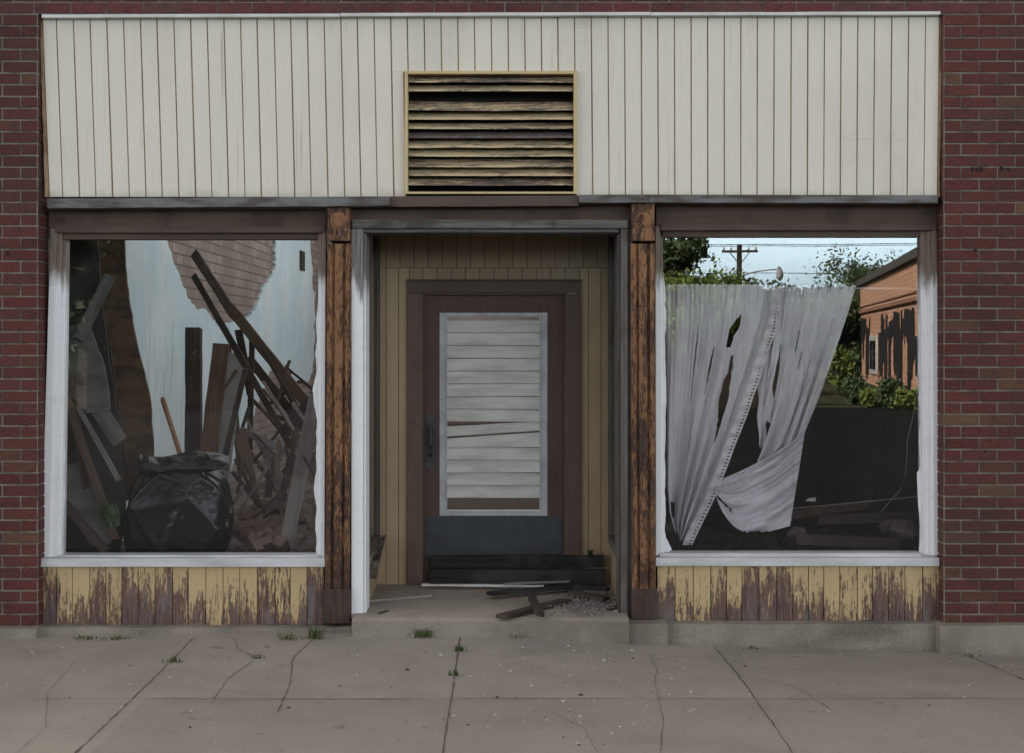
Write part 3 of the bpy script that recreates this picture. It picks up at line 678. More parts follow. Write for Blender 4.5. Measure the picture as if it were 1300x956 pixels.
while py < 622:
    s = MB(); h = 15.2; tilt = R.uniform(-.6, .6); cut = None
    if k == 8: tilt = -7; h = 17
    a0, b0 = (py + tilt, py + h + tilt * .8) ; a1, b1 = (py - tilt, py + h - tilt * .8)
    if k == 8: a0, a1, b0, b1 = py + 6, py - 1, py + 18, py + 10.5
    if k == 9: a0, a1 = py + 5, py - 3
    dx0, dx1 = 567.3, 685.3
    yo = y; 
    n = 10
    for i in range(n):
        u, v = i / n, (i + 1) / n
        bow = lambda q: .0015 * math.sin(q * 3.1) + .001 * nz(q * 4, k * 3.1)
        s.hexa([(X(lerp(dx0, dx1, u), y), yo - .025 + bow(u), Z(lerp(b0, b1, u), y)), (X(lerp(dx0, dx1, v), y), yo - .025 + bow(v), Z(lerp(b0, b1, v), y)), (X(lerp(dx0, dx1, v), y), yo - .020 + bow(v), Z(lerp(b0, b1, v), y)), (X(lerp(dx0, dx1, u), y), yo - .020 + bow(u), Z(lerp(b0, b1, u), y)),
                (X(lerp(dx0, dx1, u), y), yo + .006, Z(lerp(a0, a1, u), y)), (X(lerp(dx0, dx1, v), y), yo + .006, Z(lerp(a0, a1, v), y)), (X(lerp(dx0, dx1, v), y), yo + .0095, Z(lerp(a0, a1, v), y)), (X(lerp(dx0, dx1, u), y), yo + .0095, Z(lerp(a0, a1, u), y))])
    o = s.build('slat', BLINDS, door)
    if k == 8: o['label'] = 'slipped crooked slat'
    py += 16.1; k += 1
m = MB(); y = DY - .006; m.box(X(541, y), X(713, y), y, DY - .0005, Z(712, y), Z(656.5, y)); m.build('kick_plate', KICK, door, bevel=.001)
m = MB(); y = DY - .006
m.box(X(540, y), X(553, y), y, DY - .0005, Z(590, y), Z(531, y)); m.tube([P(546.5, 531, y + .002), P(546.5, 531, y - .0005)], .033, 14); m.tube([P(546.5, 590, y + .002), P(546.5, 590, y - .0005)], .033, 14)
m.tube([P(546.5, 547, y - .035), P(546.5, 552, y - .045), P(546.5, 565, y - .045), P(546.5, 575, y - .03), P(546.5, 579, y)], .009, 8); m.tube([P(546.5, 547, y), P(546.5, 545, y - .03)], .013, 8); m.tube([P(546.5, 538, y), P(546.5, 538, y - .01)], .012, 10)
m.build('door_handle', BLACKM, door)
m = MB(); m.box(X(537, BY), X(740, BY), BY - .03, BY + .06, zf - .01, zf + .012); m.build('threshold', ALU, B)
# step and curbs
m = MB()
n = 40
def step(u, v): 
    x = lerp(X(449), X(797), u); return (x, lerp(-.11, BY + .05, v), lerp(.134, zf, v) + .003 * nz(x * 2, v * 4) - (.012 * (1 - min(1, v * 30)) ))
m.grid(step, n, 24)
m.grid(lambda u, v: (lerp(X(449), X(797), u), -.11 - .004 * nz(u * 9, v), lerp(-.2, .122 + .003 * nz(lerp(X(449), X(797), u) * 2, 0), v)), n, 4, 1)
m.face([(X(797), -.11, -.2), (X(797), BY, -.2), (X(797), BY, zf), (X(797), -.11, .122)]); m.face([(X(449), -.11, -.2), (X(449), -.11, .122), (X(449), BY, zf), (X(449), BY, -.2)])
m.build('entry_step', [FLOORC, CURB], B)
def curb(px0, px1, pt, y0, n=20, seed=0):
    m = MB(); x0, x1 = X(px0), X(px1)
    for i in range(n):
        a, b = lerp(x0, x1, i / n), lerp(x0, x1, (i + 1) / n)
        f = lambda x: .006 * nz(x * 3, seed) + .003 * nz(x * 17, seed)
        za, zb_ = Z(pt, y0) + f(a + 5), Z(pt, y0) + f(b + 5)
        m.hexa([(a, y0 + f(a), -.3), (b, y0 + f(b), -.3), (b, .3, -.3), (a, .3, -.3), (a, y0 + f(a), za - .006), (b, y0 + f(b), zb_ - .006), (b, .3, zb_ + .004), (a, .3, za + .004)])
    bm = bmesh.new(); o = m.build('foundation', CURB, B); bm.from_mesh(o.data); bmesh.ops.remove_doubles(bm, verts=bm.verts, dist=1e-5); bm.to_mesh(o.data); bm.free()
curb(44, 448, 795.5, .01, 40, 2); curb(-330, 50, 797, -.06, 30, 4); curb(845, 1192, 791, -.005, 30, 6); curb(796.5, 846, 790.5, -.075, 5, 8); curb(1188, 2400, 793, -.085, 24, 9)
# ------------------------------------------------------------------ rooms behind the windows
WX = -2.87
m = MB(); m.box(WX - .35, WX, .5, 15, -.1, 5.3); pw = m.build('party_wall', OLDBRICK, B)
def wp(px, py, o=.012):
    d = -WX * F / (CX - px); return (WX + o, d + CAM_Y, CAM_Z - (py - CY) * d / F)
outline = [(88, 250), (150, 262), (196, 262), (211, 316), (221, 345), (232, 373), (239, 384), (247, 394), (256, 392), (262, 397), (268, 408), (272, 414), (284, 410), (298, 408), (313, 403), (322, 388), (332, 364), (340, 352), (346, 336), (347, 320), (346, 290), (384, 270), (392, 300), (393, 340), (397, 380), (397, 430), (394, 470), (391, 482), (386, 486), (378, 484), (370, 488), (358, 487), (352, 480), (347, 469), (340, 470), (335, 480), (331, 500), (322, 512), (316, 540), (300, 560), (290, 600), (270, 640), (210, 660), (120, 720), (86, 760)]
pts = []
for a, b in zip(outline, outline[1:] + outline[:1]):
    for k in range(6): pts.append(wp(lerp(a[0], b[0], k / 6) + R.uniform(-1.5, 1.5), lerp(a[1], b[1], k / 6) + R.uniform(-1.8, 1.8), .03))
pl = MB(); pl.prism(pts, (-.0298, 0, 0)); pl.build('plaster', PLASTER, pw)
m = MB(); m.box(wp(378, 330)[0] - .001, WX + .05, wp(378, 330)[1] - .05, wp(382, 330)[1] + .05, wp(378, 343)[2], wp(378, 318)[2]); m.build('wall_slot', DARKROOM, pw)
m = MB(); m.box(WX, 3, 14.6, 15, -.1, 4.0); m.build('rear_wall', OLDBRICK, B)
m = MB(); m.box(.711, .75, 1.12, 14.6, -.1, 4.5); m.box(.67, .71, 1.12, 14.6, -.1, 4.6, 1); m.box(.69, .73, .21, 1.118, 2.38, 3.6); m.box(.751, 2.75, 6.0, 6.1, -.1, 3.4); m.box(2.70, 2.95, .5, 14.6, -.1, 4.2); m.build('added_partition', [DARKROOM, m_simple('grey_blue_bounce_plaster', (.46, .51, .54), (.36, .39, .41), (2, 2, 2))], B)  # unseen walls added: pale face bounces sun leftward, dark pieces block light leaks
m = MB(); m.box(.751, 2.95, .505, 14.6, 3.32, 3.5); m.box(.655, 2.95, .205, .50, 3.32, 3.6); m.build('roof', DARKROOM, B)  # unseen roof; its front strip is added to stop sun leaking onto the curtains
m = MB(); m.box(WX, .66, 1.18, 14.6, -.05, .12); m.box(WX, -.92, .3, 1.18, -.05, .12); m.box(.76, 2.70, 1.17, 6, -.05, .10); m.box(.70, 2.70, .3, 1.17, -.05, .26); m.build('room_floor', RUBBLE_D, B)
# heap of rubble in the wrecked room
m = MB()
def heap(u, v):
    x = lerp(WX + .02, -.82, u); y = lerp(.32, 5.5, v)
    z = .30 + .35 * u * u * math.sin(min(1, v * 2.2) * math.pi * .5) + .10 * nz(x * 2.2, y * 2.2) + .05 * nz(x * 7, y * 7) + .03 * nz(x * 19, y * 19)
    return (x, y, z)
m.grid(heap, 70, 130); tag(m.build('rubble', RUBBLE), 'heap of plaster and brick rubble covering the wrecked room floor', kind='stuff')
m = MB()
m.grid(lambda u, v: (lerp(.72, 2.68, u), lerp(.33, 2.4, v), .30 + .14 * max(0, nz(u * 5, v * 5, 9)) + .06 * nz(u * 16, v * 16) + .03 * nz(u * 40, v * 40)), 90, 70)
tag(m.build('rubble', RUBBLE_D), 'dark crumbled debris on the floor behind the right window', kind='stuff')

# ------------------------------------------------------------------ loose timbers
def plank(name, p0, p1, w, t, mat, label, roll=0.0, seed=0, taper=1.0, cat='plank', group=None, rag=.012):
    p0, p1 = V(p0), V(p1); d = p1 - p0; L = d.length; rr = random.Random(seed * 7 + 1)
    xa = d.normalized(); ya = xa.cross(V((0, 1, 0))).normalized()   # ya: across, in the picture plane
    za = xa.cross(ya); M = Matrix((xa, ya, za)).transposed() @ Matrix.Rotation(roll, 3, 'X')
    m = MB(); n = max(4, int(L / .09)); ring = []
    for i in range(n + 1):
        u = i / n; x = (u - .5) * L; k = lerp(1, taper, u); r = []
        for (a, b) in ((-1, -1), (1, -1), (1, 1), (-1, 1)):
            ex = (rr.uniform(-1, 1) * rag if i in (0, n) else 0)
            r.append((x + ex, a * w / 2 * k + .06 * w * nz(u * 4, a * 3 + seed) + .0015 * rr.uniform(-1, 1), b * t / 2 + .05 * t * nz(u * 5, b * 2 + seed) + .010 * L * math.sin(u * 3.1) * (seed % 3 - 1) * .5))
        ring.append(r)
    for r0, r1 in zip(ring, ring[1:]):
        for q in range(4): m.face([r0[q], r0[(q + 1) % 4], r1[(q + 1) % 4], r1[q]])
    m.face(ring[0][::-1]); m.face(ring[-1])
    bm = bmesh.new(); 
    o = m.build(name, mat)
    bm.from_mesh(o.data); bmesh.ops.remove_doubles(bm, verts=bm.verts, dist=1e-6); bmesh.ops.recalc_face_normals(bm, faces=bm.faces); bm.to_mesh(o.data); bm.free()
    o.matrix_world = Matrix.Translation((p0 + p1) / 2) @ M.to_4x4()
    return tag(o, label, cat, group)
def beam(a, b, ya, yb, wpx, mat, label, t=None, name='timber', seed=0, **kw):
    w = wpx * (9 + (ya + yb) / 2) / F
    return plank(name, P(*a, ya), P(*b, yb), w, t or max(.02, w * .55), mat, label, seed=seed, **kw)
I = 'timbers fallen across the wrecked room'
beam((247, 322), (297, 400), 3.1, 2.6, 11, DARKW, 'dark rafter slanting down from the window top over the bare brick patch', seed=1, group=I)
beam((291, 389), (398, 523), 2.5, 2.0, 13, BROWNW, 'brown splintered rafter slanting down to the right window edge of the wrecked room', seed=2, group=I)
beam((246, 350), (370, 568), 2.3, 1.7, 8, DARKW, 'long thin dark rafter running parallel under the splintered rafter', seed=3, group=I)
beam((316, 455), (388, 546), 2.6, 2.2, 11, DARKW, 'short dark rafter crossing behind the ladder-like rungs', seed=4, group=I)
beam((246, 417), (246, 640), 2.2, 2.0, 19, DARKW, 'upright dark square post with pale cut top standing before the plaster', seed=5, t=.09, rag=.003, group=I)
beam((281, 437), (257, 640), 2.0, 1.5, 21, BROWNW, 'wide brown board leaning just right of the upright dark post', seed=6, t=.03, group=I)
beam((300, 450), (276, 640), 2.4, 1.9, 22, PALEW, 'pale grey-painted board leaning behind the wide brown board', seed=7, t=.025, group=I)
beam((312, 468), (283, 590), 1.7, 1.3, 7, DARKW, 'slim dark pole leaning left in front of the pale grey-painted board', seed=8, group=I)
beam((289, 440), (306, 600), 2.8, 2.4, 8, BROWNW, 'narrow brown stick standing behind the slim dark pole', seed=9, group=I)
beam((320, 432), (317, 570), 2.5, 2.2, 7, DARKW, 'thin upright dark stud under the middle of the splintered rafter', seed=10, group=I)
beam((303, 420), (318, 500), 2.4, 2.4, 9, DARKW, 'stubby dark stud end jammed beneath the rafter joint', seed=11, group=I)
beam((342, 513), (378, 486), 2.3, 2.2, 5, DARKW, 'short dark rung joining two slanting rafters near the right edge', seed=12, t=.03, group=I)
beam((358, 552), (403, 500), 1.5, 1.3, 14, DARKW, 'thick dark timber crossing the rafter ends beside the right window edge', seed=13, group=I)
beam((352, 530), (398, 538), 1.9, 1.8, 6, DARKW, 'small dark strut lying level behind the crossing timber', seed=14, group=I)
beam((402, 500), (362, 699), .75, .55, 19, GREYW, 'broad grey board leaning against the right window edge down to the sill', seed=15, t=.03, group=I)
beam((305, 545), (381, 582), 1.4, 1.2, 9, GREYW, 'grey bent strip lying slanted below the rafter tangle', seed=16, t=.02, group=I)
beam((305, 548), (323, 632), 1.3, 1.1, 14, BROWNW, 'reddish brown board standing right of the black plastic bag', seed=17, group=I)
beam((334, 556), (366, 645), 1.7, 1.2, 13, GREYW, 'grey board falling to the right below the bent strip', seed=18, group=I)
beam((296, 600), (336, 650), 1.2, .9, 5, DARKW, 'thin dark lath crossing low beside the black plastic bag', seed=19, t=.02, group=I)
beam((330, 636), (372, 646), 1.0, .9, 8, GREYW, 'short pale grey plank lying almost level on the rubble', seed=20, group=I)
beam((292, 671), (326, 700), .75, .55, 8, BROWNW, 'short brown plank end slanting into the sill by the bag', seed=21, group=I)
beam((346, 560), (338, 640), 1.9, 1.5, 5, DARKW, 'slender dark stick standing behind the falling grey board', seed=22, group=I)
beam((318, 575), (350, 620), 2.0, 1.6, 6, BROWNW, 'brown lath half buried between two grey boards', seed=23, group=I)
beam((376, 545), (352, 660), 1.4, 1.0, 8, DARKW, 'dark narrow board behind the broad grey board at the window edge', seed=24, group=I)
for k, (a, b, c) in enumerate((((268, 520), (300, 470), 1.9), ((330, 590), (395, 560), 1.5), ((296, 640), (325, 590), 1.0))):
    beam(a, b, c, c + .2, 4, GREYW if k else BROWNW, ('thin brown splinter crossing the wide brown board', 'thin grey splinter poking right under the crossing timber', 'thin grey splinter standing beside the reddish brown board')[k], seed=30 + k, t=.015, group=I)
rr = random.Random(44)
for k in range(36):
    cx_, cy_ = rr.uniform(306, 388), rr.uniform(470, 650); a = rr.choice([.9, 1.0, 1.25, 1.9, 2.2, 1.6]) + rr.uniform(-.2, .2); h = rr.uniform(18, 46); yy = rr.uniform(1.2, 2.4) * (1 if cy_ < 580 else .6)
    beam((cx_ - h * math.cos(a), cy_ - h * math.sin(a)), (cx_ + h * math.cos(a), cy_ + h * math.sin(a)), yy, yy + rr.uniform(-.3, .2), rr.uniform(2.5, 5), rr.choice([DARKW, DARKW, BROWNW, GREYW]), 'thin broken lath among the rafter tangle at the right of the wrecked room', t=.014, name='lath', seed=100 + k, cat='lath', group='thin laths in the rafter tangle')
# leaning sheets at the left end
def sheet(name, px_pts, y0, y1, mat, label, t=.02, cat='panel'):
    """flat board leaning back: depth runs from y1 at its top to y0 at its foot"""
    ys = [p[1] for p in px_pts]; lo, hi = min(ys), max(ys); pts = []
    for a, b in zip(px_pts, px_pts[1:] + px_pts[:1]):
        for k in range(5):
            px = lerp(a[0], b[0], k / 5) + R.uniform(-.8, .8); py = lerp(a[1], b[1], k / 5) + R.uniform(-.8, .8); pts.append((px, py, lerp(y1, y0, (py - lo) / (hi - lo))))
    c = P(*[sum(q[i] for q in pts) / len(pts) for i in range(3)])
    m = MB(); m.prism([P(*p) - c for p in pts], (0, t, 0)); o = m.build(name, mat, loc=c); return tag(o, label, cat)
sheet('wall_panel', [(118, 300), (157, 303), (161, 360), (168, 410), (178, 455), (189, 500), (195, 560), (192, 625), (150, 640), (140, 560), (133, 470), (126, 380)], 1.1, 1.3, SHEETB, 'tall stained brown sheet with a torn right edge leaning on the plaster', .03)
sheet('wall_panel', [(84, 300), (124, 300), (131, 400), (148, 520), (160, 640), (152, 704), (84, 704)], .68, .74, m_simple('dark_backing_panel', (.06, .056, .052), (.03, .028, .026), (3, 6, 6), .9), 'tall dark backing sheet standing at the far left end behind the glass')  # dark sheet added to fill the gaps behind the leaning boards
sheet('wall_panel', [(86, 415), (112, 408), (134, 470), (140, 520), (110, 525), (88, 500)], .56, .62, SHEETG, 'small grey broken sheet leaning beside the tall brown sheet')
sheet('wall_panel', [(82, 590), (108, 585), (146, 668), (140, 690), (116, 694), (82, 640)], .45, .6, SHEETG, 'low grey panel leaning in the bottom left window corner')
beam((84, 505), (147, 684), .58, .42, 9, BROWNW, 'brown rough stick leaning across the bottom left window corner', seed=41, t=.03)
beam((98, 515), (151, 610), .60, .50, 6, GREYW, 'pale grey lath slanting in front of the tall brown sheet', seed=42, t=.02)
beam((84, 470), (112, 620), .62, .56, 12, DARKW, 'dark board leaning left of the pale lath', seed=43, t=.025)
beam((82, 640), (135, 700), .42, .36, 10, DARKW, 'charred board lying low across the bottom left window corner', seed=44, t=.03)
beam((100, 430), (140, 350), .55, .6, 14, SHEETG, 'grey diagonal brace high in the left window corner', seed=45, t=.02)
beam((116, 505), (152, 560), .60, .56, 20, SHEETG, 'curled grey shingle board against the foot of the brown sheet', seed=46, t=.02)
beam((135, 430), (160, 600), 1.1, .95, 8, DARKW, 'dark stained stud standing against the tall brown sheet', seed=47, t=.03)
# wooden tool handle
m = MB(); a, b = P(206, 505, 1.0), P(236, 600, .75); c = (a + b) / 2
m.tube([a - c, lerp(a, b, .03) - c, lerp(a, b, .5) - c, b - c], [.010, .0165, .015, .016], 10)
tag(m.build('tool_handle', TOOLW, smooth=True, loc=c), 'round orange-brown tool handle sticking up behind the black plastic bag', 'tool')
# bricks in the heap
rr = random.Random(5)
for k in range(26):
    px, py, y = rr.uniform(306, 380), rr.uniform(640, 692), 0
    y = lerp(1.1, .5, (py - 640) / 52); p = P(px, py, y)
    m = MB(); s = [rr.uniform(.05, .10), rr.uniform(.04, .05), rr.uniform(.025, .033)]
    cs = [(sx * s[0] * rr.uniform(.8, 1.1), sy * s[1] * rr.uniform(.8, 1.1), sz * s[2] * rr.uniform(.8, 1.1)) for sz in (-1, 1) for sx, sy in ((-1, -1), (1, -1), (1, 1), (-1, 1))]
    m.hexa(cs); o = m.build('brick', RUBBLEBRICK, bevel=.006); o.location = p; o.rotation_euler = (rr.uniform(-.7, .7), rr.uniform(-.7, .7), rr.uniform(0, 3))
    tag(o, 'loose broken brick in the rubble beside the broad grey leaning board', 'brick', 'loose bricks in the wrecked room')
# black plastic bag
m = MB()
bm = bmesh.new(); bmesh.ops.create_icosphere(bm, subdivisions=6, radius=1)
c0 = P(226, 652, .52)
rb = random.Random(4); pl_ = []
for i in range(46):
    zz = rb.uniform(-1, 1); aa = rb.uniform(0, 6.283); q = math.sqrt(1 - zz * zz); pl_.append((V((q * math.cos(aa), q * math.sin(aa), zz)), rb.uniform(.80, 1.04)))
for v in bm.verts:
    d = v.co.normalized(); x, y, z = d
    rs = sorted(h / max(.05, n.dot(d)) for n, h in pl_ if n.dot(d) > .05)
    r = rs[0]; gap = rs[1] - rs[0]
    e = 4.6; r2 = (abs(x) ** e + abs(y) ** e + abs(z) ** e) ** (-1 / e)
    q = d * (r * .38 + r2 * .62 * .97)
    q = q + d * (.045 * max(0, 1 - gap / .06) - .02 * abs(noise.noise(d * 7)) - .05 * max(0, noise.noise(d * 2.3 + V((5, 1, 2)))))
    q = q + d * (.030 * (.35 - abs(noise.noise(V((d.x * 4.2, d.y * 4.2, d.z * 5.5 + d.x * 2))))) + .012 * (.3 - abs(noise.noise(V((d.x * 11 + d.z * 5, d.y * 11, d.z * 9))))))
    q = V((q.x * .335 * (1 - .07 * q.z) + .02 * q.z, q.y * .17, q.z * .335))
    v.co = q
me = bpy.data.meshes.new('plastic_bag'); bm.to_mesh(me); bm.free(); me.materials.append(PLASTIC); me.polygons.foreach_set('use_smooth', [True] * len(me.polygons))
bag = bpy.data.objects.new('plastic_bag', me); C.objects.link(bag); bag.location = c0
tag(bag, 'bulging creased black plastic bag on the sill of the left window', 'bag')
m = MB()
def flap(u, v):
    px = lerp(176, 290, u); py = lerp(576 + 4 * math.sin(u * 7), 598 + 5 * nz(u * 6, 2), v)
    return P(px, py, .36 + .10 * (1 - v) - .035 * math.sin(v * 3) + .02 * nz(u * 12, v * 3)) - c0
m.grid(flap, 50, 12); m.build('bag_rim', PLASTIC, bag, smooth=True, solid=.003)
# seedling behind the glass
def tuft(loc, n, h, spread, mat, label, name='weed', cat='weed', seed=0, wide=.004, group=None):
    rr = random.Random(seed); m = MB()
    for i in range(n):
        a = rr.uniform(0, 6.28); b = V((rr.gauss(0, spread * .35), rr.gauss(0, spread * .2), 0)); hh = h * rr.uniform(.4, 1.1); o = V((math.cos(a), math.sin(a), 0)) * hh * rr.uniform(.2, .9); s = V((-math.sin(a), math.cos(a), 0)) * wide * rr.uniform(.7, 1.4)
        p1 = b + V((0, 0, hh * .6)) + o * .35; p2 = b + V((0, 0, hh)) + o
        m.face([b - s * .7, b + s * .7, p1 + s, p1 - s]); m.face([p1 - s, p1 + s, p2])
    return tag(m.build(name, mat, loc=loc), label, cat, group)
tuft(P(141, 668, .42), 26, .17, .05, LEAF_M, 'small green seedling growing indoors left of the black plastic bag', 'seedling', 'plant', 3, .016)

# ------------------------------------------------------------------ right window: rod, curtains, cord, debris
CYY = .325
rod = MB(); rod.tube([P(838, 365, CYY), P(1172, 366.5, CYY)], .0065, 8)
rodo = tag(rod.build('curtain_rod', ALU, smooth=True), 'thin grey curtain rod across the right display window', 'curtain rod')
b_ = MB(); b_.box(X(1163, CYY), X(1168, CYY), CYY - .012, CYY + .012, Z(376, CYY), Z(361, CYY)); b_.build('bracket', BLACKM, rodo)
def folds(s, k, seed): return (math.sin(s * k + 5.5 * nz(s * 3.7, seed)) + .4 * math.sin(s * k * 2.3 + seed + 4 * nz(s * 6, seed, 3))) * (.55 + .9 * abs(nz(s * 5.3, seed, 8)) * 1.6)
# left curtain
LR = [(0, 984), (.15, 976), (.35, 955), (.6, 925), (.8, 899), (1, 868)]
LL = [(0, 845), (.5, 846), (.8, 847), (.92, 850), (1, 857)]
def cl(u, v):
    px = lerp(table(LL, v), table(LR, v), u) + 2.2 * nz(u * 14, v * 2, 1); py = 362 + v * 328 - 1.5 * abs(math.sin(u * 60)) * (v < .02) + (10 * nz(u * 8, 5) if v > .95 else 0) - max(0, v - .7) * 60 * (1 - u) 
    w = .0052; k = 62; big = (.004 + .026 * min(1, v * 1.5)) * math.sin(27 * u + 4.2 * nz(u * 2.6, v * .7, 3) + 2.0 * v)
    y = CYY - .010 + big + w * folds(u + .02 * v, k, 1.3) * (1 - .45 * v) + (.006 * math.sin(u * 150) * (1 - v / .08) if v < .08 else .004 * nz(u * 40, v * 6)) - .02 * v
    return P(px, py, y)
def hole_l(u, v):
    if v > .03 and v < .05 and False: return True
    if .30 < u < .325 and .13 < v < .50: return abs(u - .312 - .004 * nz(v * 30, 4)) < .008 * (1 - abs(v - .3) / .2) + .004 * nz(u * 90, v * 60)
    if .62 < u < .82 and .11 < v < .24 and abs(u - .68 - .05 * math.sin(v * 20)) < .05 * min(1, (v - .11) * 18) + .01 * nz(v * 40, u * 30): return True
    if .44 < u < .56 and .24 < v < .42: return abs(u - .50 + (v - .3) * .15 - .006 * nz(v * 24, 6)) < .014 * (1 - abs(v - .32) / .12) + .006 * nz(u * 90, v * 70)
    if .60 < u < .9 and .27 < v < .62: return abs(u - (.74 + .18 * (v - .4))) < .060 * (1 - abs(v - .44) / .19) + .014 * nz(v * 34, u * 60)
    if v > .86 and u < .3: return abs(u - .12) < .07 and abs(v - .90) < .035 + .01 * nz(u * 30, v * 9)
    return False
m = MB(); m.grid(cl, 300, 220, skip=hole_l)
curt = m.build('curtain', CLOTH, smooth=True); tag(curt, 'torn greyish white curtain with lace edge hanging at the left of the rod', 'curtain')
m = MB()
def lace(u, v):
    px = table(LR, v) - 2 + u * 13 + 1.5 * nz(v * 9, 2); py = 364 + v * 328
    return P(px, py, CYY - .045 - .02 * v + .006 * math.sin(v * 120))
m.grid(lace, 12, 460, skip=lambda u, v: .55 < u < .80 and int(v * 460) % 6 in (1, 2) or (u > .92 and int(v * 460) % 6 < 2))
m.build('lace_trim', LACE, curt)
# right curtain: upper fall and swag
def swoop(t):    # from the snag point up to the right edge
    a, b, c = (905, 612), (968, 590), (1022, 548); s = 1 - t
    return (s * s * a[0] + 2 * s * t * b[0] + t * t * c[0], s * s * a[1] + 2 * s * t * b[1] + t * t * c[1])
def cru(u, v):
    tx_, ty = lerp(988, 1087, u), 363 + 1.2 * math.sin(u * 50)
    t = .30 + .70 * u; ex_, ey = swoop(t)
    mx, my = lerp(lerp(995, 1068, u), ex_, .25), lerp(ty, ey, .55)
    s = 1 - v
    px = s * s * tx_ + 2 * s * v * mx + v * v * ex_ + 1.8 * nz(u * 12, v * 2, 8); py = s * s * ty + 2 * s * v * my + v * v * ey
    y = CYY - .005 + .0062 * (1 - .4 * v) * folds(u, 50, 4.1) + (.003 + .024 * min(1, v * 1.4)) * math.sin(25 * u + 3.6 * nz(u * 2.4, v * .8, 6)) + .004 * nz(u * 30, v * 6) - .03 * v + (.006 * math.sin(u * 160) * (1 - v / .07) if v < .07 else 0)
    return P(px, py, y)
def hole_r(u, v):
    if u < .34 and v > .3: 
        return (abs(u - .10 - .06 * v) < .035 * min(1, (v - .3) * 6) + .02 * nz(v * 9, 1)) or (u < .06 and v > .45 + .1 * nz(u * 40, 1)) or (v > .62 + .25 * u + .08 * nz(u * 30, 7) and u < .22)
    if .30 < u < .55 and .22 < v < .5: return (abs(u - .46) < .006 and abs(v - .42) < .05) or (abs(u - .36) < .008 and abs(v - .3) < .06)
    return False
m = MB(); m.grid(cru, 220, 180, skip=hole_r)
def belly(u, v):   # u along the fold from snag to right edge, v from swoop down to hem
    s0 = swoop(u); R_ = (lerp(1022, 1003, v), lerp(548, 668, v)); Lp = (905 + 6 * v, 612 + 24 * v)
    sag = 34 * v * math.sin(math.pi * u ** .85) * (1 - .25 * u)
    px = lerp(lerp(Lp[0], R_[0], u), s0[0], 1 - v); py = lerp(lerp(Lp[1], R_[1], u), s0[1], 1 - v) + sag * .85
    px += -6 * math.sin(math.pi * u) * v
    py = min(py, 675 + 3 * nz(u * 20, 5))
    y = CYY - .04 + lerp(.016, .034, v) * (math.sin(v * 30 + u * 3.5 + 2.4 * nz(u * 1.6, v * 2.2)) * .8 + .28 * math.sin(v * 71 + u * 9 + 3 * nz(u * 3, v * 4, 7))) * min(1, .25 + u * 1.2) - .035 * math.sin(math.pi * u) + .012 * math.sin(u * 26 + v * 5) * max(0, v - .45)
    return P(px, py, y)
m.grid(belly, 130, 110, skip=lambda u, v: u < .22 and abs(v - .80 - .2 * (u - .1)) < .03 + .05 * nz(u * 14, v * 6))
c2 = m.build('curtain', CLOTH, smooth=True); tag(c2, 'greyish white curtain bunched right of centre and snagged low in a sagging swag', 'curtain')
m = MB()
def strip(u, v): return P(lerp(966, 982, u) + 5 * nz(v * 4, 3) - 6 * v * (1 - u) + (u - .5) * -10 * max(0, v - .8) * 4, 440 + v * 128 + 8 * nz(u * 9, 2), CYY - .01 + .012 * math.sin(u * 9 + v * 5))
m.grid(strip, 16, 60, skip=lambda u, v: abs(u - .6) < .16 and abs(v - .83) < .08 or (v > .9 and u > .55)); m.build('torn_strip', CLOTH, c2, smooth=True)
m = MB(); m.tube([P(1166, 470, .5), P(1161, 520, .5), P(1152, 560, .48), P(1150, 600, .5), P(1143, 622, .52), P(1118, 650, .6)], .0035, 6); tag(m.build('cord', CORD, smooth=True), 'pale cord dangling inside near the right edge of the curtained window', 'cord')
m = MB(); m.tube([P(1004, 646, .75), P(1170, 630, .75)], .005, 6); tag(m.build('lath', GREYW), 'thin pale lath lying level across the dark curtained window', 'lath')
for k, (a, b, yy, w, mt, lb) in enumerate((((1000, 655, ), (1100, 640), 1.0, 10, BROWNW, 'brown dusty plank lying behind the foot of the swagged curtain'), ((1040, 660), (1165, 655), .8, 12, DARKW, 'dark plank lying along the floor at the right of the curtained window'), ((1010, 684), (1140, 690), .5, 14, DARKW, 'dark flat board lying just inside the curtained window sill'))):
    beam(a, b, yy, yy + .1, w, mt, lb, seed=60 + k, t=.03)
rr = random.Random(9)
def chunk(p, s, mat, label, cat, name='debris_chunk', group=None, seed=0):
    rr = random.Random(seed); bm = bmesh.new(); bmesh.ops.create_icosphere(bm, subdivisions=2, radius=1)
    for v in bm.verts: v.co = V((v.co.x * s * 1.3, v.co.y * s, v.co.z * s * .75)) * (1 + .45 * noise.noise(v.co * 1.6 + V((seed * 3.1, 0, 0))))
    me = bpy.data.meshes.new(name); bm.to_mesh(me); bm.free(); me.materials.append(mat); o = bpy.data.objects.new(name, me); C.objects.link(o); o.location = p; o.rotation_euler = (rr.uniform(-.5, .5), 0, rr.uniform(0, 6)); return tag(o, label, cat, group)
chunk(P(1148, 672, .62), .085, RUBBLE, 'large rust-brown plaster lump in the right corner of the curtained window', 'debris', seed=1)
chunk(P(1128, 668, .75), .05, RUBBLE, 'smaller brown lump left of the large plaster lump', 'debris', seed=2)
chunk(P(1012, 676, .62), .05, RUBBLE, 'brown lump under the hem of the swagged curtain', 'debris', seed=3)
chunk(P(862, 668, .55), .07, RUBBLE, 'brown lump behind the lace edge at the bottom left of the curtained window', 'debris', seed=4)
m = MB(); c = P(1029, 634, .8); m.prism([(-.035, 0, -.01), (.03, 0, -.014), (.036, 0, .012), (-.01, 0, .008)], (0, .004, 0)); o = m.build('paper_scrap', WHITEM, loc=c); tag(o, 'tiny white paper scrap in the dark of the curtained window', 'paper')

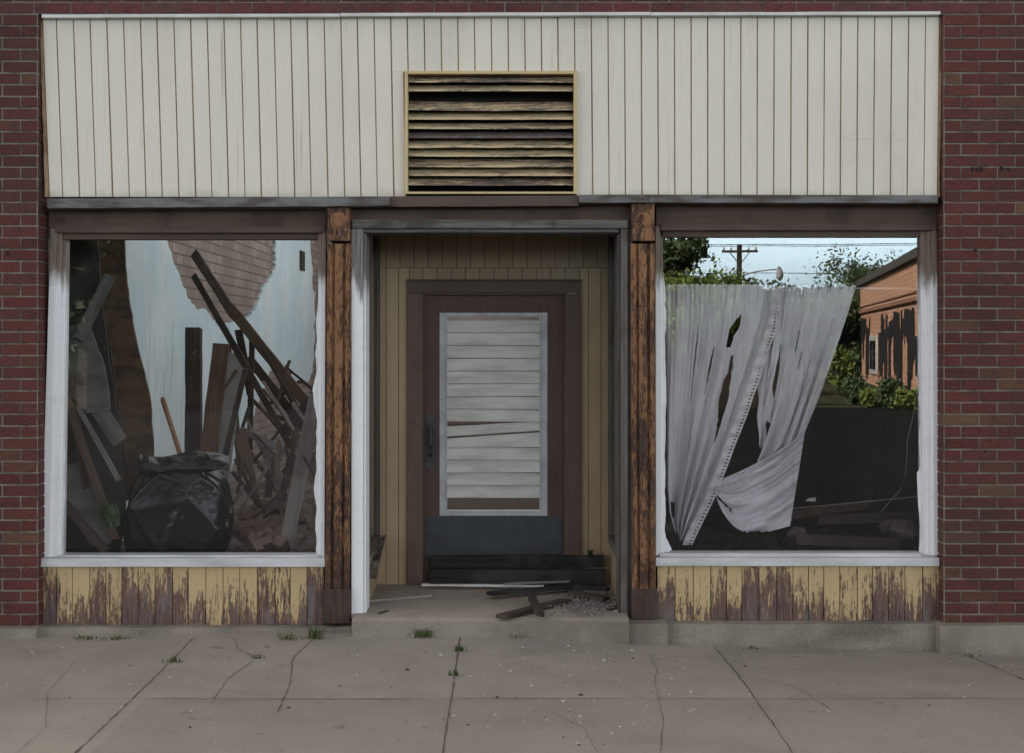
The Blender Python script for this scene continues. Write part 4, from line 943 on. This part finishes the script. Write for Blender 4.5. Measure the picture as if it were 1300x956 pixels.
# ------------------------------------------------------------------ entry: planks and gravel
plank('plank', (X(545, .93), .96, Z(733.5, .93)), (X(768, .93), .95, Z(733, .93)), .098, .03, CHARW, 'lower blackened plank leaning on the foot of the brown door', seed=2, rag=.004)
plank('plank', (X(546, .95), .985, Z(714, .95)), (X(767, .95), .975, Z(712.5, .95)), .078, .028, CHARW, 'upper blackened plank leaning on the blue-grey kick plate', seed=5, rag=.004)
plank('weatherstrip', (X(536, .88), .86, zf + .022), (X(690, .88), .84, zf + .018), .012, .03, WHITEM, 'white metal strip lying along the foot of the blackened planks', seed=7, rag=.002, cat='strip')
def floorplank(a, b, w, mat, label, seed, roll=0, h=.02, t=.022):
    def fl(px, py):
        y = .5
        for _ in range(8): y = CAM_Y + (CAM_Z - lerp(.134, zf, max(0, min(1, (y + .11) / 1.2))) - h) * F / (py - CY)
        return V((X(px, y), y, lerp(.134, zf, (y + .11) / 1.2) + h))
    p0, p1 = fl(*a), fl(*b); return plank('plank', p0, p1, t, w, mat, label, roll=roll, seed=seed)
def flatplank(a, b, w, mat, label, seed, h=.015, t=.022):
    o = floorplank(a, b, w, mat, label, seed, h=h, t=t); return o
flatplank((622, 754), (738, 744), .07, CHARW, 'dark long plank lying flat at the foot of the blackened planks', 12, .03)
flatplank((636, 783), (719, 762), .075, DARKW, 'dark plank angled forward with its split end near the step edge', 13, .018)
flatplank((675, 757), (686, 780), .045, DARKW, 'short brown stick laid across the angled plank', 14, .045, .025)
flatplank((724, 752), (770, 760), .06, DARKW, 'short dark plank by the gravel against the right jamb', 15, .03)
flatplank((728, 745), (772, 748), .05, CHARW, 'small blackened offcut on the right end of the plank stack', 16, .05)
flatplank((468, 763), (548, 756), .02, GREYW, 'thin grey lath lying by the white entry stile', 17, .008, .014)
flatplank((640, 741), (722, 738), .03, GREYW, 'pale grey thin strip lying on the stacked planks', 18, .045, .012)
flatplank((771, 772), (786, 770), .035, m_simple('red_brown_chip', (.13, .05, .04), (.08, .04, .03), (9, 9, 9)), 'small reddish wood chip by the right jamb', 19, .012, .012)
flatplank((480, 779), (492, 775), .012, DARKW, 'small dark twig on the step near the white entry stile', 20, .006, .008)
m = MB(); rr = random.Random(3)
for i in range(620):
    px, py = rr.gauss(748, 24), rr.gauss(768, 8)
    if not (690 < px < 786 and 750 < py < 783): continue
    y = CAM_Y + (CAM_Z - .15) * F / (py - CY); p = V((X(px, y), y, .152 + rr.uniform(0, .006))); r = rr.uniform(.004, .010)
    m.prism([p + V((r * math.cos(a) * rr.uniform(.7, 1.2), r * math.sin(a) * rr.uniform(.7, 1.2), rr.uniform(-.002, .002))) for a in (.2, 1.5, 2.8, 4.1, 5.2)], (rr.uniform(-.002, .002), 0, r * .8))
tag(m.build('gravel', GRAVELM), 'grey gravel and splinters spilled on the step by the right jamb', kind='stuff')
tuft(P(749, 707, .96), 16, .05, .03, LEAF_D, 'tiny dark fern sprouting above the right end of the plank stack', 'seedling', 'plant', 8, .008)
# weeds along the curb and in the cracks
def weedat(px, py, n, h, sp, label, seed, wide=.003):
    x, y = gz(px, py); tuft((x, y, zg(x, y)), n, h, sp, WEED, label, 'weed', 'weed', seed, wide)
weedat(400, 811, 46, .085, .07, 'tallest green weed at the left corner of the entry step', 1)
weedat(365, 812, 40, .04, .10, 'low weed patch just left of the tallest green weed', 2)
weedat(107, 812, 36, .028, .10, 'low grass tuft at the curb nearest the left brick pier', 3)
weedat(146, 812, 40, .028, .12, 'low grass tuft at the curb under the left window middle boards', 4)
weedat(536, 809, 60, .055, .10, 'spreading weed against the front of the entry step', 5)
weedat(650, 809, 36, .035, .13, 'thin weed against the step below the angled plank', 6)
weedat(219, 841, 34, .032, .06, 'weed in the slanting crack on the left pavement', 7)
weedat(327, 836, 22, .024, .06, 'small weed where two fine cracks meet', 8)
weedat(583, 827, 36, .04, .04, 'weed high in the pavement joint before the door', 9)
weedat(577, 858, 26, .036, .04, 'weed low in the pavement joint before the door', 10)
weedat(1235, 834, 18, .02, .08, 'faint weed at the foot of the right concrete base', 11)
weedat(955, 824, 20, .022, .08, 'sparse weed at the curb under the right window', 12)
for k, (px, py) in enumerate(((518, 807), (525, 809))): x, y = gz(px, py); chunk(V((x, y, zg(x, y) + .008)), .012, GRITM, ('white chip by the spreading weed', 'pale chip right beside the spreading weed')[k] + ' at the step', 'chip', 'stone_chip', None, 20 + k)

# ------------------------------------------------------------------ across the street (seen mirrored in the glass)
def tree(name, x, y, h, r, mat, label, seed, n=2600, leaf=.16, open_=.35, base=.35):
    rr = random.Random(seed); root = empty(name, (x, y, -.17)); tag(root, label, 'tree', 'trees across the street')
    m = MB(); tips = []
    m.tube([(0, 0, 0), (rr.uniform(-.1, .1), 0, h * .3), (rr.uniform(-.2, .2), rr.uniform(-.2, .2), h * .62), (0, 0, h * .9)], [h * .035, h * .027, h * .016, h * .004], 8)
    for i in range(16):
        a = i * 2.4 + rr.uniform(-.4, .4); z0 = h * rr.uniform(.25 if base else .06, .75); k = rr.uniform(.45, 1.0) * r * (1.15 - .6 * z0 / h); tip = V((math.cos(a) * k, math.sin(a) * k, z0 + h * rr.uniform(.06, .28)))
        mid = V((tip.x * .5, tip.y * .5, lerp(z0, tip.z, .65))); m.tube([(0, 0, z0), mid, tip], [h * .011, h * .007, h * .002], 5); tips += [tip, mid]
    m.build('trunk', BARK, root)
    cl_ = []
    for t in tips:
        for _ in range(3): cl_.append((t + V((rr.gauss(0, .3), rr.gauss(0, .3), rr.gauss(0, .25))) * r * .35, r * rr.uniform(.12, .30)))
    m = MB()
    for i in range(n):
        c, s = rr.choice(cl_); d = V((rr.gauss(0, 1), rr.gauss(0, 1), rr.gauss(0, .8))) * s * .62; p = c + d
        if p.z < h * base * .6: continue
        u = V((rr.gauss(0, 1), rr.gauss(0, 1), rr.gauss(0, 1))).normalized(); w = u.cross(V((rr.gauss(0, 1), rr.gauss(0, 1), rr.gauss(0, 1)))).normalized(); k = leaf * rr.uniform(.6, 1.3)
        m.face([p - u * k, p + w * k * .5, p + u * k, p - w * k * .5])
    m.build('crown', mat, root)
def VX(px, L): return (px - CX) * (9 + L) / F       # mirrored in the pane: same bearing, depth 9+L
def VZ(py, L): return CAM_Z - (py - CY) * (9 + L) / F
tree('broadleaf_tree', VX(888, 44), -44, 4.5, 1.9, LEAF_Y, 'yellow-green leafy tree mirrored at the left of the curtained window', 1, 9000, .10)
tree('broadleaf_tree', VX(845, 56), -56, 6.6, 1.9, LEAF_M, 'taller green tree mirrored behind the yellow-green tree', 2, 6500, .15)
tree('broadleaf_tree', VX(1100, 84), -84, 7.2, 3.6, LEAF_M, 'airy mid-green tree mirrored beside the brick building roof', 3, 4200, .13)
for k, (px, L, h, r, lb) in enumerate(((110, 34, 11.5, 5.4, 'added broad dark tree facing the far left end of the shopfront'), (255, 46, 11.5, 5.2, 'added dark tree facing the middle of the left display window'), (370, 40, 11.0, 4.4, 'added dark tree facing the right edge of the left display window'), (560, 52, 10, 5, 'dark tree facing the shop entry'), (720, 60, 8.2, 3.6, 'dark tree facing the right post'))):
    tree('broadleaf_tree', VX(px, L), -L, h, r, LEAF_D, lb, 11 + k, 9000, .30, base=0)  # trees before the left window added, dense and dark, to deepen its reflection
for k, (px, L, h, r, lb) in enumerate(((1088, 37, .75, .45, 'low bush at the far foot of the mirrored brick wall'), (1112, 35, .55, .4, 'small low bush before the mirrored window of the brick wall'), (1136, 34, .75, .5, 'round bush before the middle of the mirrored tar paper'), (1158, 33, .6, .4, 'low bush at the near corner of the mirrored brick wall'))):
    tree('bush', VX(px, L), -L, h, r, (LEAF_M, LEAF_Y)[k % 2], lb, 70 + k, 1200, .08, base=0)
tree('bush', VX(957, 40), -40, 1.5, .8, LEAF_Y, 'low yellow-green bush mirrored between the curtains', 31, 900, .08, base=0); tree('bush', VX(1068, 44), -44, 1.9, .6, LEAF_Y, 'small bush mirrored at the corner of the brick building', 32, 800, .08, base=0)
FY = -36.0; fx0, fx1 = -34.0, 8.6  # added fence: darkens the street band mirrored in both windows
FE = empty('added_fence', ((fx0 + fx1) / 2, FY, -.17)); tag(FE, 'dark board fence added across the street to darken the window reflections', 'fence')
m = MB(); rr = random.Random(77); xx = fx0
while xx < fx1:
    w = rr.uniform(.14, .2); c = (fx0 + fx1) / 2; m.box(xx - c, xx - c + w - .012, -.012 + rr.uniform(-.004, .004), .012, .03, 1.55 + rr.uniform(-.05, .05)); xx += w
m.build('fence_boards', DARKW, FE)
for k in range(15):
    m = MB(); px_ = lerp(fx0, fx1, k / 14) - (fx0 + fx1) / 2; m.box(px_ - .06, px_ + .06, -.14, -.02, -.1, 1.6); m.build('fence_post', DARKW, FE)
for k, (px, L, h, r, lf, lb) in enumerate(((965, 64, 4.1, 2.3, LEAF_M, 'round mid-green tree mirrored below the street lamp'), (1018, 70, 4.5, 2.5, LEAF_D, 'round dark tree mirrored just above the curtain rod centre'), (1068, 66, 4.2, 2.0, LEAF_M, 'low mid-green tree mirrored beside the far end of the brick building'))):
    tree('broadleaf_tree', VX(px, L), -L, h, r, lf, lb, 50 + k, 9000, .17, base=0)
# utility pole
L = 76; up_ = empty('utility_pole', (VX(940, L), -L, -.17)); tag(up_, 'wooden utility pole with one crossarm and a curved lamp arm', 'utility pole')
zt_ = VZ(304, L); m = MB(); m.tube([(0, 0, 0), (0, 0, zt_)], [.2, .14], 10); m.build('pole', POLEW, up_)
za = VZ(317, L) + .17; m = MB(); m.box(-1.0, 1.0, .12, .24, za - .07, za + .07); m.tube([(0, .1, za - .8), (-.6, .18, za)], .03, 6); m.tube([(0, .1, za - .8), (.6, .18, za)], .03, 6); m.build('crossarm', POLEW, up_)
for xx in (-.9, -.5, .5, .9):
    m = MB(); m.tube([(xx, .18, za + .07), (xx, .18, za + .12), (xx, .18, za + .2), (xx, .18, za + .26)], [.03, .06, .06, .02], 8); m.build('insulator', WHITEM, up_)
zl = VZ(352, L) + .17; m = MB(); m.tube([(0, 0, zl), (.8, .3, zl + .28), (1.6, .5, zl + .4), (2.1, .55, zl + .42)], .045, 6); la = m.build('lamp_arm', ALU, up_)
m = MB(); m.tube([(2.1, .55, zl + .62), (2.15, .55, zl + .45), (2.15, .55, zl + .2), (2.15, .55, zl - .05), (2.15, .55, zl - .25)], [.06, .12, .2, .2, .05], 10); m.build('lamp_head', ALU, la)
for k, zz in enumerate((za + .3, za + .3, za - 1.3)):
    m = MB(); yy = -L + (.18 if k < 2 else .2) + (k * 1.4 if k < 2 else 0); q = []
    for i in range(41): t = i / 40; q.append((lerp(-60, 75, t), yy, zz - .17 + (.5 * ((t * 135 - 60 - VX(940, L)) / 45) ** 2 * .6 if True else 0)))
    m.tube(q, .02, 5); tag(m.build('power_line', WIREM), ('upper front power line on the crossarm', 'upper rear power line on the crossarm', 'lower power line below the crossarm')[k] + ' across the street', 'power line', 'power lines across the street')
# brick building across the street
d1, d2, x0, sl_ = 46.0, 84.0, 5.5, .153
A_ = V((x0 + sl_ * d1, -(d1 - 9), -.17)); E_ = V((x0 + sl_ * d2, -(d2 - 9), -.17)); LEN = (E_ - A_).length; ang = math.atan2(E_.y - A_.y, E_.x - A_.x)
FB = empty('brick_warehouse', A_, ang); tag(FB, 'sunlit orange brick building with ragged tar paper mirrored at the right of the curtained window', 'building')
m = MB(); m.box(0, LEN, .0, 9, 0, 4.55); m.build('wall', FARBRICK, FB)
m = MB(); m.box(-.15, LEN + .15, -.18, 9.1, 4.551, 4.85); m.build('roof', GREYWOOD_H, FB)
m = MB(); m.box(-.05, LEN, -.12, -.001, 3.15, 3.3); m.box(-.05, LEN, -.06, -.002, 3.45, 3.52); m.build('cornice', m_simple('brick_cornice', (.42, .22, .13), (.25, .14, .09), (3, 3, 3)), FB)
rr = random.Random(21); xx = .2
while xx < LEN * .86:
    w = rr.uniform(.35, 1.2); t = 2.95 - rr.choice([0, .05, .1, .5, .9]) * rr.random(); b = rr.choice([.3, .3, .4, .5, .8, 1.2]) if rr.random() < .8 else 2.0
    if not (17.5 < xx < 22.5):
        pts = [(xx, -.03, t)]; n = 7
        for i in range(n + 1): pts.append((xx + w * i / n, -.03, b + rr.uniform(-.25, .35)))
        pts.append((xx + w, -.03, t + rr.uniform(-.1, .1))); m = MB(); m.prism(pts, (0, .028, 0)); m.build('tar_paper', TARP, FB)
    xx += w * rr.uniform(.9, 1.25)
m = MB(); m.box(18.4, 22, -.08, -.001, .5, 2.1); wn = m.build('window', WHITEM, FB); m = MB(); m.box(18.7, 20.1, -.09, -.081, .7, 1.9); m.box(20.3, 21.7, -.09, -.081, .7, 1.9); m.build('pane', DGLASS, wn)

# ------------------------------------------------------------------ light, sky, camera
W = bpy.data.worlds.new('World'); S.world = W; W.use_nodes = True; nt = W.node_tree
bg = nt.nodes['Background']; sky = nt.nodes.new('ShaderNodeTexSky'); sky.sky_type = 'NISHITA'; sky.sun_disc = False
EL, AZ = math.radians(36), math.radians(-58)      # sun stands behind the shop, to the left
sky.sun_elevation = EL; sky.sun_rotation = AZ; sky.air_density = 1.0; sky.dust_density = 3.0; sky.ozone_density = .6
wn_ = nt.nodes.new
bw = wn_('ShaderNodeRGBToBW'); nt.links.new(sky.outputs[0], bw.inputs[0])
tcw = wn_('ShaderNodeTexCoord'); mpw = wn_('ShaderNodeMapping'); mpw.inputs['Scale'].default_value = (2.2, 2.2, 6); nt.links.new(tcw.outputs['Generated'], mpw.inputs[0])
nzw = wn_('ShaderNodeTexNoise'); nzw.inputs['Scale'].default_value = 1.6; nzw.inputs['Detail'].default_value = 7; nt.links.new(mpw.outputs[0], nzw.inputs['Vector'])
mrw = wn_('ShaderNodeMapRange'); mrw.inputs[1].default_value = .35; mrw.inputs[2].default_value = .62; mrw.inputs[3].default_value = .55; mrw.inputs[4].default_value = .95; nt.links.new(nzw.outputs['Fac'], mrw.inputs[0])
tw = wn_('ShaderNodeMix'); tw.data_type = 'RGBA'; tw.blend_type = 'MULTIPLY'; tw.inputs[0].default_value = 1; nt.links.new(bw.outputs[0], tw.inputs[6]); tw.inputs[7].default_value = (1.17, 1.03, .90, 1)
mw = wn_('ShaderNodeMix'); mw.data_type = 'RGBA'; nt.links.new(mrw.outputs[0], mw.inputs[0]); nt.links.new(sky.outputs[0], mw.inputs[6]); nt.links.new(tw.outputs[2], mw.inputs[7])
spw = wn_('ShaderNodeSeparateXYZ'); nt.links.new(tcw.outputs['Generated'], spw.inputs[0])
def wm(op, a, b):
    q = wn_('ShaderNodeMath'); q.operation = op
    for i, v in enumerate((a, b)):
        if isinstance(v, (int, float)): q.inputs[i].default_value = v
        else: nt.links.new(v, q.inputs[i])
    return q.outputs[0]
def wr_(v, a, b, c, d):
    q = wn_('ShaderNodeMapRange'); q.interpolation_type = 'SMOOTHSTEP'; nt.links.new(v, q.inputs[0])
    for i, w in enumerate((a, b, c, d)): q.inputs[i + 1].default_value = w
    return q.outputs[0]
bank = wm('MULTIPLY', wr_(spw.outputs[2], .05, .24, 1, 0), wr_(spw.outputs[1], -.2, -.8, 0, 1))
gain = wm('ADD', 1.0, wm('MULTIPLY', bank, wr_(nzw.outputs['Fac'], .3, .6, 3.4, 5.4)))
fin = wn_('ShaderNodeMix'); fin.data_type = 'RGBA'; fin.blend_type = 'MULTIPLY'; fin.inputs[0].default_value = 1; nt.links.new(mw.outputs[2], fin.inputs[6])
gc = wn_('ShaderNodeMix'); gc.data_type = 'RGBA'; nt.links.new(bank, gc.inputs[0]); gc.inputs[6].default_value = (1, 1, 1, 1); gc.inputs[7].default_value = (.66, .93, 1.16, 1)
gv = wn_('ShaderNodeVectorMath'); gv.operation = 'SCALE'; nt.links.new(gc.outputs[2], gv.inputs[0]); nt.links.new(gain, gv.inputs['Scale']); nt.links.new(gv.outputs[0], fin.inputs[7])
nt.links.new(fin.outputs[2], bg.inputs[0]); bg.inputs[1].default_value = .13
sd = V((math.sin(AZ) * math.cos(EL), math.cos(AZ) * math.cos(EL), math.sin(EL)))
sun = bpy.data.lights.new('sun', 'SUN'); sun.energy = 5.0; sun.angle = math.radians(.5); sun.color = (1, .95, .87)
so = bpy.data.objects.new('sun', sun); C.objects.link(so); so.rotation_euler = sd.to_track_quat('Z', 'Y').to_euler(); so.location = sd * 40
cam = bpy.data.cameras.new('camera'); co = bpy.data.objects.new('camera', cam); C.objects.link(co)
co.location = (0, CAM_Y, CAM_Z); co.rotation_euler = (math.radians(90), 0, 0)
cam.sensor_width = 36; cam.lens = 36 * F / 1300; cam.shift_y = -(478 - CY) / 1300; cam.clip_end = 1500; cam.clip_start = .05
S.camera = co
S.view_settings.view_transform = 'Standard'; S.view_settings.look = 'None'; S.view_settings.gamma = 1; S.view_settings.exposure = 1.55
S.render.engine = 'CYCLES'; S.cycles.use_denoising = True; S.cycles.max_bounces = 10; S.cycles.transparent_max_bounces = 16; S.cycles.sample_clamp_indirect = 6
S.cycles.caustics_reflective = False; S.cycles.caustics_refractive = False
